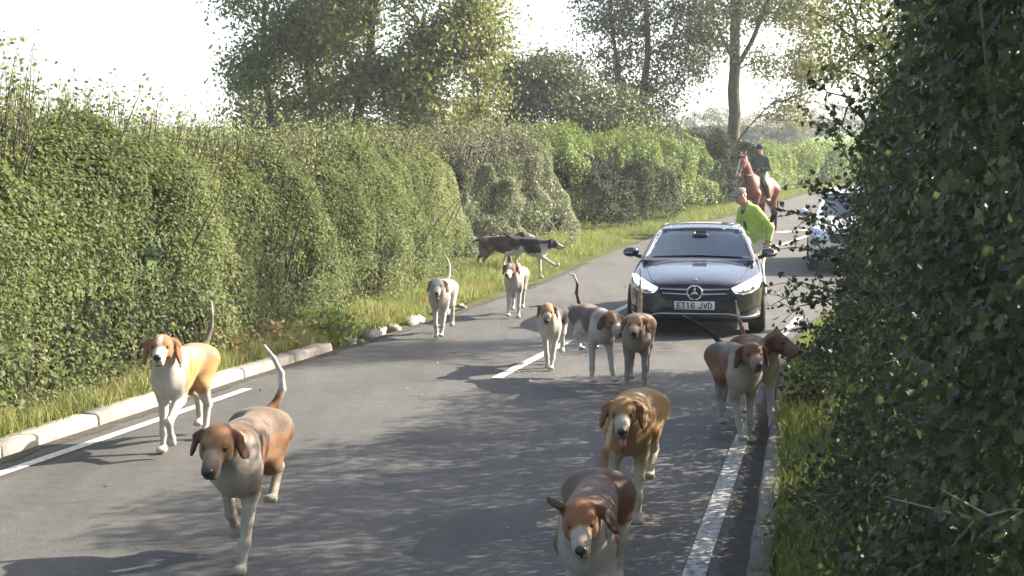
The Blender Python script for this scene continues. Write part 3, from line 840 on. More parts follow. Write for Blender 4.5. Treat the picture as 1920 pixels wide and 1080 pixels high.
# ---- near bushes on the right, leaning over the kerb
def right_foot(d0, d1, offs):
    s = (REs[:, 1] >= d0) & (REs[:, 1] <= d1)
    return off(REs[s], NR[s], np.interp(REs[s][:, 1], *offs))
def near_bush(name, label, d0, d1, offs, wid, hgt, n, leaf, seed, sprays, mat=None, shape=LOBED, stems=26, holes=.2, skirt=.5, bare=()):
    rng = np.random.default_rng(seed); mat = mat or M_NEAR
    P = right_foot(d0, d1, offs); s = np.concatenate([[0], np.cumsum(np.linalg.norm(np.diff(P, axis=0), axis=1))])
    mid = P[len(P) // 2]; root = empty(name, (mid[0] + .5, mid[1], hz(mid[1]))); tag(root, label, 'bush', 'bushes leaning over the right kerb')
    def plan(u):
        q = np.stack([np.interp(u * s[-1], s, P[:, i]) for i in range(2)], 1)
        e = unitv(P[-1] - P[0]); return q, np.array([e[1], -e[0]])
    m = int(n * 1.3)
    ncl = int(m / 75)
    uc = rng.uniform(0, 1, ncl); zc = rng.uniform(0, 1, ncl) ** .85; ic = np.where(rng.uniform(size=ncl) < .72, rng.normal(size=ncl) * .09, rng.uniform(.1, wid, ncl)); zc = np.where(ic > .3, np.clip(1 - rng.exponential(.12, ncl), .2, 1), zc)
    pick = rng.integers(0, ncl, m); cl_ = rng.uniform(size=m) < .70
    u = np.where(cl_, uc[pick], rng.uniform(0, 1, m)); zz = np.where(cl_, zc[pick], rng.uniform(0, 1, m)); inset = np.where(cl_, ic[pick], np.minimum(rng.exponential(.35, m), wid))
    q, N2 = plan(u); h_ = hgt(u)
    zm = zz * h_
    out_ = skirt * np.clip(1 - zm / 1.1, 0, 1) * (.75 + .35 * np.sin(u * 23 + seed)) - .75 * np.clip(zz - .60, 0, 1) ** 1.1
    pos = np.stack([q[:, 0] + N2[0] * (inset - out_), q[:, 1] + N2[1] * (inset - out_), zm + .06], 1)
    pos += np.where(cl_[:, None], rng.normal(size=(m, 3)) * np.array([.085, .085, .07]) , rng.normal(size=(m, 3)) * .03)
    lm = .10 * lump(pos, 1.3, seed)
    pos[:, :2] -= N2 * lm[:, None]
    thin = rng.uniform(size=m) < np.clip(1.25 - 1.0 * np.clip(zz - .5, 0, 1) * 2, .50, 1)
    pos = pos[(pos[:, 2] > .02) & thin]
    pos[:, 2] += H(pos[:, 1])
    N = np.tile(np.array([-N2[0], -N2[1], .55]), (len(pos), 1))
    pth = []; C2 = [pos]; NN = [N]
    us = rng.uniform(.03, .97, stems); q, N2 = plan(us)
    for i in range(stems):
        f = rng.uniform(.2, .85) * wid; b_ = np.array([q[i, 0] + N2[0] * f, q[i, 1] + N2[1] * f, 0.0]); b_[2] = hz(b_[1]) - .05
        hh = hgt(us[i:i + 1])[0] * rng.uniform(.8, 1.15); tt = np.linspace(0, 1, 8)
        d = np.array([N2[0] * rng.uniform(-.06, .25) + rng.normal() * .05, rng.normal() * .15, 1]) * hh
        wv = rng.normal(size=(8, 3)) * .05; wv[0] = 0
        pts = b_ + d * tt[:, None] + wv
        pth.append((pts, .011 * (1.15 - tt) * rng.uniform(.6, 1.3)))
        k = 150; tl = rng.uniform(.25, 1.0, k); C2.append(np.stack([np.interp(tl, tt, pts[:, j]) for j in range(3)], 1) + rng.normal(size=(k, 3)) * .11); NN.append(rng.normal(size=(k, 3)) * .6 + np.array([-N2[0], -N2[1], .6]))
    for (pts, r0_) in bare:
        pts = np.array(pts, float); q_ = np.stack([np.interp(np.linspace(0, len(pts) - 1, 12), np.arange(len(pts)), pts[:, j]) for j in range(3)], 1) + rng.normal(size=(12, 3)) * .006
        pth.append((q_, r0_ * np.linspace(1.1, .6, 12)))
    for (b_, e_, sag, k) in sprays:        # arching sprays that stick out over the verge
        b_ = np.array(b_, float); e_ = np.array(e_, float); tt = np.linspace(0, 1, 9)
        pts = b_ + (e_ - b_) * tt[:, None] + np.array([0, 0, 1]) * sag * np.sin(tt * math.pi)[:, None] + rng.normal(size=(9, 3)) * .012
        pth.append((pts, .010 * (1.15 - tt)))
        side_n = int(5 * np.linalg.norm(e_ - b_) / .5)
        for _ in range(side_n):
            t0 = rng.uniform(.25, .95); p0 = np.array([np.interp(t0, tt, pts[:, j]) for j in range(3)])
            dv = unitv(unitv(e_ - b_) * .6 + rng.normal(size=3) * .6) * rng.uniform(.08, .26)
            t2 = np.linspace(0, 1, 4); pth.append((p0 + dv * t2[:, None], .004 * (1.2 - t2)))
            kk = rng.integers(4, 9); t3 = rng.uniform(.2, 1.05, kk)
            C2.append(p0 + dv * t3[:, None] + rng.normal(size=(kk, 3)) * .018); NN.append(rng.normal(size=(kk, 3)) * .5 + np.array([0, -.3, .8]))
        tl = rng.uniform(.15, 1.02, k)
        C2.append(np.stack([np.interp(tl, tt, pts[:, j]) for j in range(3)], 1) + rng.normal(size=(k, 3)) * .03); NN.append(rng.normal(size=(k, 3)) * .5 + np.array([0, -.3, .8]))
    C = np.concatenate(C2); N = np.concatenate(NN)
    t = np.clip(rng.beta(2, 2.6, len(C)) + .15 * wob(C, seed + 4, 1.2), 0, 1)
    leaves('foliage', C, N, leaf, mat, root, .75, shape, .85, rng, t, kind='stuff')
    tubes('stems', pth, M_TWIG, root, 5)['kind'] = 'stuff'
    return root
o_ = ([0, 3.2, 4, 5.5, 8, 10, 16], [.88, .86, .86, .92, .92, .92, .95])
near_bush('hawthorn_bush', 'dark leafy bush nearest at the right edge of the frame', 3.2, 5.6, o_, 1.3, lambda u: 3.9 + .3 * np.sin(u * 5), 52000, .044, 401,
          [((2.3, 4.3, .75), (1.12, 3.9, 1.32), .05, 26), ((1.75, 3.6, 1.0), (1.05, 3.3, 1.18), .03, 20), ((1.7, 4.6, .5), (1.0, 4.5, .33), .08, 22), ((1.9, 4.6, 2.0), (1.2, 4.3, 2.3), .06, 20)],
          bare=[([(1.52, 4.0, .2), (1.47, 3.95, 1.4), (1.38, 3.9, 1.95), (1.27, 3.85, 2.7)], .0085), ([(1.46, 3.9, 1.72), (1.38, 3.85, 1.93), (1.24, 3.8, 2.12)], .006), ([(1.50, 4.2, 1.05), (1.38, 4.05, 1.25), (1.20, 3.95, 1.34)], .0045)])
near_bush('hawthorn_bush', 'dark thick bush beyond the nearest one, right of the golden tan hound', 5.4, 9.2, o_, 1.9, lambda u: 3.7 + .25 * np.sin(u * 7), 56000, .046, 411,
          [((2.0, 6.6, 1.9), (1.42, 6.4, 2.28), .05, 22), ((2.1, 7.2, 1.4), (1.38, 7.0, 1.28), .08, 26), ((1.9, 6.4, .6), (1.32, 6.2, .42), .08, 24), ((2.2, 8.4, 1.0), (1.62, 8.2, .95), .08, 26), ((2.1, 7.8, 2.2), (1.62, 7.6, 2.52), .05, 20), ((2.1, 7.4, .4), (1.45, 7.2, .25), .1, 24)])
near_bush('hawthorn_bush', 'farther dark bush whose sprigs overlap the white car', 9.0, 16.2, o_, 1.8, lambda u: 3.25 + .25 * np.sin(u * 6) - .5 * np.clip(u - .85, 0, 1) * 6, 66000, .05, 421,
          [((3.0, 11.2, 1.25), (2.0, 11.0, 1.45), .10, 26), ((3.0, 10.8, 1.6), (2.16, 10.6, 2.0), .08, 26), ((2.9, 11.6, .9), (2.05, 11.4, 1.0), .10, 26), ((2.9, 11.8, .7), (2.1, 11.7, .62), .12, 30), ((2.8, 10.4, .6), (2.0, 10.2, .5), .1, 28), ((2.9, 11.0, 1.9), (2.28, 10.9, 2.55), .06, 24), ((2.9, 11.9, 1.5), (2.25, 11.7, 1.78), .08, 26), ((2.8, 10.9, 1.0), (1.98, 10.7, 1.22), .08, 22), ((3.1, 11.5, 1.2), (2.35, 11.3, 1.72), .06, 40), ((3.2, 12.0, 1.3), (2.55, 11.9, 1.95), .05, 44), ((3.3, 12.4, 1.0), (2.6, 12.2, 1.5), .05, 34)])

# ---- grass and weeds on the verges
def grass(name, label, P, N, d0f, d1f, y0, y1, n, hgt, mat, seed, wid=.09, dens=None):
    rng = np.random.default_rng(seed)
    s = (P[:, 1] >= y0) & (P[:, 1] <= y1); Q = P[s]; NN = N[s]
    u = rng.uniform(0, len(Q) - 1.001, n); i = u.astype(int); f = (u - i)[:, None]
    q = Q[i] * (1 - f) + Q[i + 1] * f; nn = NN[i]
    a = d0f(q[:, 1]); b_ = d1f(q[:, 1]); d = a + (b_ - a) * rng.uniform(0, 1, n) ** .8
    xy = q + nn * d[:, None]
    P3 = np.stack([xy[:, 0], xy[:, 1], H(xy[:, 1]) + .07 + .04 * np.clip(d, 0, 1)], 1)
    cl_ = wob(P3, seed, 1.6)
    ok = rng.uniform(size=n) < np.clip(.65 + .5 * cl_, .12, 1); P3 = P3[ok]; cl_ = cl_[ok]; m = len(P3)
    A = np.tile([0, 0, 1.0], (m, 1)) + rng.normal(size=(m, 3)) * np.array([.34, .34, .1])
    hv = hgt * (1 + .45 * cl_)
    o = leaves(name, P3, rng.normal(size=(m, 3)) * np.array([1, 1, .1]), hv, mat, None, .05, BLADE, wid, rng, np.clip(rng.beta(2, 2, m) + .2 * cl_, 0, 1), A, .02)
    return tag(o, label, kind='stuff')
c_ = lambda v: (lambda y: np.full_like(y, v))
grass('grass', 'bright short grass on the left verge', LEf, NLf, c_(.02), lambda y: np.interp(y, [14, 18, 24, 30, 60], [.3, .9, 1.7, 2.2, 2.4]), 16.3, 60, 80000, .13, M_GRASS, 501, .075)
grass('grass', 'longer grass along the foot of the left hedge', LEf, NLf, c_(.13), c_(.42), 2, 17, 9000, .15, M_GRASS, 502, .05)
grass('dry_grass', 'dry straw grass between the kerb and left hedge', LEf, NLf, c_(.12), c_(.5), 8, 24, 2300, .18, M_DRY, 503, .04)
grass('grass', 'bright grass on the verge behind the right kerb', REf, NRf, c_(.06), c_(.95), 2, 19, 30000, .14, M_GRASS, 504, .06)
grass('grass', 'grass on the right verge past the bushes', REf, NRf, c_(.03), c_(4), 13, 60, 30000, .16, M_GRASS, 505, .08)
# leafy weeds by the broken kerb and along the hedge foot
rw = np.random.default_rng(9)
def weed(x, y, r_, h_, n, mat, label, seed):
    rng = np.random.default_rng(seed); C = np.array([x, y, hz(y) + .05]) + np.stack([rng.normal(size=n) * r_ * .5, rng.normal(size=n) * r_ * .5, rng.uniform(.02, 1, n) ** 1.3 * h_], 1)
    root = empty('weed', (x, y, hz(y))); tag(root, label, 'plant')
    leaves('foliage', C, np.tile([0, -.4, .8], (n, 1)), .075, mat, root, .6, OVAL, .6, rng, None, kind='stuff')
    tubes('stems', [(np.array([[x + rng.normal() * r_ * .3, y + rng.normal() * r_ * .3, hz(y)], [x + rng.normal() * r_ * .5, y + rng.normal() * r_ * .5, hz(y) + h_ * rng.uniform(.6, 1)]]), np.array([.006, .003])) for _ in range(14)], M_BARK, root, 4)['kind'] = 'stuff'
weed(float(lex(16.95)) - .22, 16.95, .34, .42, 520, M_BRIGHT, 'bright leafy weed over the end of the left kerb', 601)
weed(float(lex(14.9)) - .5, 14.9, .3, .38, 260, M_DRY, 'rust brown weed clump behind the left kerb', 602)
weed(float(lex(15.9)) - .45, 15.9, .3, .4, 260, M_DRY, 'orange brown weed clump near the end of the left kerb', 603)
weed(float(lex(9.2)) - .45, 9.2, .34, .34, 360, M_BRIGHT, 'green weed clump at the hedge foot near the left frame edge', 604)
# low leafy growth spilling from the hedge foot over the back of the kerb
rng = np.random.default_rng(15); n = 15000
i_ = rng.integers(0, len(LEf), n); i_ = i_[(LEf[i_][:, 1] > 4) & (LEf[i_][:, 1] < 18)]
d_ = .17 + .42 * rng.uniform(0, 1, len(i_)) ** .8; xy = LEf[i_] + NLf[i_] * d_[:, None] + rng.normal(size=(len(i_), 2)) * .02
P3 = np.stack([xy[:, 0], xy[:, 1], H(xy[:, 1]) + .09 + rng.uniform(0, 1, len(i_)) * (.04 + .45 * (d_ - .15))], 1)
ok = vnoise(P3, 2.2, 5) > -.35
tag(leaves('ground_cover', P3[ok], np.tile([.5, -.2, .8], (int(ok.sum()), 1)), .055, M_HEDGE, None, .6, OVAL, .6, rng, np.clip(rng.beta(2, 2, int(ok.sum())) + .3 * vnoise(P3[ok], .9, 6), 0, 1)), 'low leafy weeds spilling over the back of the left kerb', kind='stuff')
# debris on the road
rng = np.random.default_rng(12); n = 240
u = rng.uniform(3, 26, n); f = np.where(rng.uniform(size=n) < .55, rng.uniform(0, 1, n), rng.beta(8, 1.2, n))
P3 = np.stack([lex(u) + (rex(u) - lex(u)) * f, u, H(u) + .012], 1)
tag(leaves('fallen_leaves', P3, np.tile([0, 0, 1.0], (n, 1)), .045, M_DRY, None, .25, OVAL, .6, rng), 'dry fallen leaves scattered on the road', kind='stuff')
# ------------------------------------------------------------------ hounds
M_COAT = coatmat('hound_coat')
def glossy(name, col, rough=.2):
    m, nt, b, out = newmat(name); f = noise(nt, 60, 2)
    nt.links.new(ramp(nt, f, [(.3, [k * .85 for k in col]), (.7, [k * 1.1 for k in col])]), b.inputs['Base Color'])
    b.inputs['Roughness'].default_value = rough; return m
M_NOSE = glossy('nose_skin', (.018, .016, .016), .38)
M_EYE = glossy('dark_eye', (.03, .016, .008), .08)
M_TONGUE = glossy('tongue', (.42, .16, .15), .35)
M_CLAW = glossy('claw', (.06, .05, .045), .4)

WHITE = (.62, .58, .50); TAN = (.36, .20, .085); BROWN = (.20, .095, .042); DKBR = (.10, .05, .028)
GREY = (.20, .165, .13); BLACK = (.028, .024, .022); BADGER = (.32, .26, .18); GOLD = (.42, .25, .09); LEMON = (.52, .40, .22); CREAM = (.52, .46, .36)

FORE = [(-.055, 0, -.125), (.015, 0, -.235), (.012, 0, -.092), (.028, 0, -.022)]
HIND = [(.085, 0, -.175), (-.170, 0, -.150), (.018, 0, -.170), (.035, 0, -.022)]
def ry(v, a):   # positive swings a hanging segment forward
    a = R(a); x, y, z = v; return np.array([x * math.cos(a) - z * math.sin(a), y, x * math.sin(a) + z * math.cos(a)])
def rx(v, a):
    a = R(a); x, y, z = v; return np.array([x, y * math.cos(a) - z * math.sin(a), y * math.sin(a) + z * math.cos(a)])

def leg_chain(pivot, segs, ang, abd, side):
    p = np.array(pivot, float); out = [p]; acc = 0
    for s_, a in zip(segs, ang):
        acc += a
        v = rx(ry(s_, acc), abd * side)
        p = p + v; out.append(p)
    return out

def dog(d):
    """d: dict with pos (ground contact under the body centre), heading, pose and coat"""
    S = d.get('size', 1.03); prims = []
    bodyp = d.get('bpitch', 0)
    RB = rot_xyz(0, -bodyp, 0)
    def B(v): return RB @ np.array(v, float)
    P = prims.append
    # trunk
    P(Ell(B((.10, 0, .475)), (.26, .100, .162), RB, 'body', .05))
    P(Ell(B((.245, 0, .455)), (.105, .090, .130), RB, 'chest', .05))
    P(Cone(B((.16, 0, .575)), B((-.27, 0, .555)), .075, .072, 'back', .07, 1.15))
    P(Cone(B((-.02, 0, .50)), B((-.27, 0, .525)),   .086, .078, 'body', .06))
    P(Ell(B((-.315, 0, .525)), (.115, .086, .106), RB, 'rump', .05))
    for sd_ in (1, -1):
        P(Ell(B((.20,   .066 * sd_, .475)), (.075, .044, .135), RB @ rot_xyz(0, 15, 0), 'shoulder', .04))
    # legs
    low = 9
    for key, pivot, segs in (('fl', (.225, .074, .455), FORE), ('fr', (.225, -.074, .455), FORE), ('hl', (-.315, .072, .525), HIND), ('hr', (-.315, -.072, .525), HIND)):
        sd_ = 1 if key[1] == 'l' else -1
        a = d['legs'].get(key, (0, 0, 0, 0)); abd = a[4] if len(a) > 4 else -2
        ch = leg_chain(B(pivot), segs, (a[0] * d.get('stride', 1.25), a[1], a[2], a[3]), abd, sd_)
        f = key[0] == 'f'
        if f:
            P(Cone(ch[0], ch[1], .060, .046, 'leg0f', .04)); P(Cone(ch[1], ch[2], .037, .0255, 'leg1f', .02))
            P(Ell(ch[2], (.029, .027, .032), None, 'leg2f', .015))
            P(Cone(ch[2], ch[3], .0235, .0225, 'leg2f', .015))
        else:
            P(Cone(ch[0], ch[1], .098, .062, 'leg0h', .05)); P(Cone(ch[1], ch[2], .056, .030, 'leg1h', .03))
            P(Ell(ch[2] + np.array([-.006, 0, .004]), (.028, .024, .034), None, 'leg2h', .015))
            P(Cone(ch[2], ch[3], .026, .0235, 'leg2h', .015))
        e = unitv(ch[4] - ch[3]); acc = a[0] * d.get('stride', 1.25) + sum(a[1:4]); RP = np.array(Matrix.Rotation(-R(acc), 3, 'Y'))
        P(Ell(ch[4], (.044, .033, .023), RP, 'paw', .012))
        for ty in (-.024, -.008, .008, .024):
            P(Ell(ch[4] + RP @ np.array([.036 - abs(ty) * .5, ty, -.006]), (.020, .0105, .017), RP, 'paw', .006))
        low = min(low, ch[4][2] - .026, ch[3][2] - .02)
    # neck and head
    ny, np_ = d.get('neck', (0, 35))
    nd = rot_xyz(0, -np_, ny) @ np.array([1.0, 0, 0]); nb = B((.225, 0, .545)); NLn = d.get('necklen', .20)
    hb = nb + nd * NLn
    P(Cone(nb, hb, .098, .074, 'neck', .05)); P(Cone(B((.26, 0, .47)), hb - np.array([0, 0, .03]), .085, .055, 'throat', .05))
    hy, hp, hr = d.get('head', (0, -8, 0))
    RH = rot_xyz(0, 0, hy) @ rot_xyz(0, -hp, 0) @ rot_xyz(hr, 0, 0); rv = np.random.default_rng(d.get('seed', 1) + 77); HS = d.get('hsize', rv.uniform(.95, 1.05)); ev = rv.uniform(.88, 1.14)
    hc = hb + RH @ np.array([.045, 0, .03])
    def Q(x, y, z): return hc + RH @ (np.array([x, y, z]) * HS)
    P(Ell(Q(-.005, 0, .004), np.array((.098, .071, .066)) * HS, RH, 'skull', .025))
    for sd_ in (1, -1):
        P(Ell(Q(.055, .030 * sd_, .026), np.array((.030, .026, .018)) * HS, RH, 'skull', .02))
        P(Ell(Q(.025, .045 * sd_, -.032), np.array((.062, .030, .042)) * HS, RH, 'cheek', .025))
    P(Cone(Q(.07, 0, -.014), Q(.195, 0, -.024), .047 * HS, .035 * HS, 'muzzle', .022))
    for sd_ in (1, -1): P(Ell(Q(.150, .019 * sd_, -.050), np.array((.056, .018, .034)) * HS, RH, 'flews', .012))
    op = d.get('mouth', 0)
    P(Cone(Q(.04, 0, -.055), Q(.150, 0, -.078 - op), .036 * HS, .020 * HS, 'jaw', .015))
    if op > .01: P(Ell(Q(.165, 0, -.060 - op * .4), np.array((.05, .022, .004 + op * .4)) * HS, RH, None, .008, sub=True))
    ef = d.get('ears', (0, 0))
    for sd_, fl in ((1, ef[0]), (-1, ef[1])):
        es = .66 if fl > 60 else ev
        RE_ = RH @ rot_xyz(-fl * sd_ * -1, 0, 0)
        base = Q(-.02, .066 * sd_, .030)
        P(Cone(base, base + RE_ @ np.array([.004, .022 * sd_, -.03]) * HS * es, .020 * HS, .026 * HS * es, 'ear', .012))
        P(Ell(base + RE_ @ (np.array([.012, .027 * sd_, -.080]) * HS * es), np.array((.043, .0135, .066)) * HS * es, RE_ @ rot_xyz(4 * sd_, 8, -10 * sd_), 'ear', .010))
    # creases: behind the shoulder, in front of the thigh, along the lips
    for sd_ in (1, -1):
        P(Cone(B((.115, .106 * sd_, .57)), B((.125, .102 * sd_, .37)), .006, .008, None, .03, sub=True))
        P(Cone(Q(.205, .030 * sd_, -.062), Q(.07, .056 * sd_, -.066), .005, .005, None, .010, sub=True))
        P(Cone(nb + nd * .10 + np.array([0, .085 * sd_, -.02]), nb + nd * .04 + np.array([.02, .07 * sd_, -.10]), .007, .007, None, .025, sub=True))
    # tail
    tp = B((-.405, 0, .585)); pts = [tp]; ang = d.get('tail', (30, 50, 70, 80)); tyw = d.get('tailyaw', 0)
    dirs = []
    tls = d.get('tailside', (0,) * len(ang))
    for i, a in enumerate(ang):
        v = rot_xyz(0, 0, tyw * (i + 1) / len(ang)) @ rot_xyz(-tls[i], 0, 0) @ np.array([-math.cos(R(a)), 0, math.sin(R(a))])
        dirs.append(v); pts.append(pts[-1] + v * d.get('taillen', .40) / len(ang))
    P(Cone(B((-.36, 0, .56)), pts[0], .05, .028, 'rump', .03))
    for i in range(len(ang)):
        P(Cone(pts[i], pts[i + 1], .026 - .018 * i / len(ang), .026 - .018 * (i + 1) / len(ang), 'tail%d' % i, .012))
    V, F = implicit(prims, d.get('grid', .010))
    c = d['coat']; sdn = d.get('seed', 1)
    w1 = wob(V, sdn, 7); w2 = wob(V, sdn + 9, 34)
    Vr = V @ RB          # trunk rest coordinates
    Hl = (V - hc) @ RH / HS
    def L3(a, b, m): return np.array(a) * (1 - m[:, None]) + np.array(b) * m[:, None]
    def colf(p, t, X):
        n = len(X); tg = p.tag
        if tg in ('body', 'back', 'rump', 'shoulder', 'chest', 'leg0h', 'leg0f'):
            z = Vr[:, 2] + .03 * w1 + .010 * w2; x = Vr[:, 0] + .04 * w1 + .012 * w2
            m_s = sstep(c.get('sad', .56) - .018, c.get('sad', .56) + .018, z)
            o = L3(c['side'], c['saddle'], m_s)
            o = L3(o, c['under'], 1 - sstep(c.get('belly', .40) - .014, c.get('belly', .40) + .016, z))
            if 'rumpc' in c: o = L3(o, c['rumpc'], 1 - sstep(-.30, -.22, x))
            o = L3(o, c['under'], sstep(c.get('bib', .25), c.get('bib', .25) + .025, x))
            if tg == 'leg0h': o = L3(o, c.get('thigh', c['side']), np.full(n, .6)) if 'thigh' in c else o
            if tg in ('leg0h', 'leg0f'): o = L3(o, (c.get('hlegtop', c['legs']) if tg[-1] == 'h' else c['legs']), sstep(.65, .95, t + .15 * w1))
            return o
        if tg in ('leg1f', 'leg1h'):
            hi = c.get('hlegtop', c.get('legtop', c['legs'])) if tg[-1] == 'h' else c.get('legtop', c['legs']); return L3(hi, c['legs'], sstep(.1, .6, t + .2 * w1))
        if tg in ('leg2f', 'leg2h'): return L3(c['legs'], [k * .8 for k in c['legs']], sstep(-.2, 1.2, w2)) 
        if tg == 'paw': return L3(c.get('paws', c['legs']), [k * .7 for k in c['legs']], sstep(0, 1.5, w2))
        if tg == 'neck': return L3(c['under'], c.get('neck', c['side']), sstep(-.02, .05, (X - hb) @ np.array([0, 0, 1.0]) + .02 + .03 * w1 + .3 * ((X - nb) @ nd < 0) * 0))
        if tg == 'throat': return np.tile(c['under'], (n, 1))
        if tg in ('skull', 'cheek'):
            o = np.tile(c['head'], (n, 1)).astype(float)
            bl = c.get('blaze', 0)
            if bl: o = L3(o, WHITE, (1 - sstep(bl * .6, bl, np.abs(Hl[:, 1]) + .004 * w1)) * sstep(-.02, .05, Hl[:, 0]))
            if 'brow' in c: o = L3(o, c['brow'], np.exp(-(((Hl[:, 0] - .06) / .03) ** 2 + ((np.abs(Hl[:, 1]) - .03) / .016) ** 2 + ((Hl[:, 2] - .035) / .02) ** 2)))
            ey = np.exp(-(((Hl[:, 0] - .085) / .022) ** 2 + ((np.abs(Hl[:, 1]) - .036) / .022) ** 2 + ((Hl[:, 2] - .012) / .017) ** 2))  # eye socket shadow painted into the coat round each eye
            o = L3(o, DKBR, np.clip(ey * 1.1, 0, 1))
            return o
        if tg in ('muzzle', 'flews', 'jaw'):
            o = L3(c['head'], c['muz'], sstep(.085, .125, Hl[:, 0] + .012 * w2 + (.02 if tg != 'muzzle' else 0)))
            lip = np.exp(-((Hl[:, 2] + .076) / .010) ** 2) * sstep(.04, .1, Hl[:, 0])
            o = L3(o, DKBR, np.clip(lip * .85, 0, 1))
            if c.get('darkmuz'): o = L3(o, DKBR, c['darkmuz'] * sstep(.12, .19, Hl[:, 0] + .01 * w2))
            return o
        if tg == 'ear': return L3(c['ear'], [k * .75 for k in c['ear']], sstep(-1, 1, w1))
        if tg.startswith('tail'):
            tt = (int(tg[4:]) + t) / len(ang)
            return L3(c.get('tail', c['saddle']), c.get('tip', WHITE), sstep(c.get('tipat', .6) - .12, c.get('tipat', .6) + .12, tt + .06 * w1))
        return np.tile(c['side'], (n, 1))
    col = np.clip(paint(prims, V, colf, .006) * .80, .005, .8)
    lift = d.get('lift', 0)
    root = empty('hound', (d['pos'][0], d['pos'][1], hz(d['pos'][1]) + (lift - low) * S + .004), (0, 0, R(-90 + d['heading'])))
    root.scale = (S, S, S)
    tag(root, d['label'], 'dog', 'pack of foxhounds running up the lane')
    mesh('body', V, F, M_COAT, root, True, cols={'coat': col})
    # nose, eyes, tongue
    mb = MB(); mb.ball(Q(.230, 0, -.008), np.array((.019, .026, .021)) * HS, 12, 8, RH); mb.ball(Q(.230, 0, -.030), np.array((.010, .006, .016)) * HS, 8, 6, RH)
    mb.build('nose', M_NOSE, root, True)
    for sd_ in (1, -1):
        dirv = unitv((.80, .345 * sd_, .12)); dl = np.linspace(.04, .14, 60)
        pts_ = np.array([Q(*(np.array((.012, .012 * sd_, .004)) + dirv * t)) for t in dl])
        fv = field([p for p in prims if p.tag in ('skull', 'cheek', 'muzzle')], pts_)
        j = int(np.argmax(fv > 0)); mb = MB(); mb.ball(pts_[j] - RH @ dirv * .0105, .0145 * HS, 12, 8)
        mb.build('eye', M_EYE, root, True)
    if d.get('tongue'):
        mb = MB(); L = d['tongue']
        pts_ = [Q(.10, 0, -.070 - op * .4), Q(.165, .004, -.074 - op * .5), Q(.190, .006, -.090 - op * .6 - L * .4), Q(.188, .008, -.095 - op * .6 - L)]
        mb.tube(pts_, [.014, .019, .020, .012], 8); mb.build('tongue', M_TONGUE, root, True)
    return root

def place(px, py, back, heading):
    """world spot for the body centre, given the planted paw (already worked out from the plan) and the heading"""
    return (px - back * math.sin(R(heading)), py + back * math.cos(R(heading)))

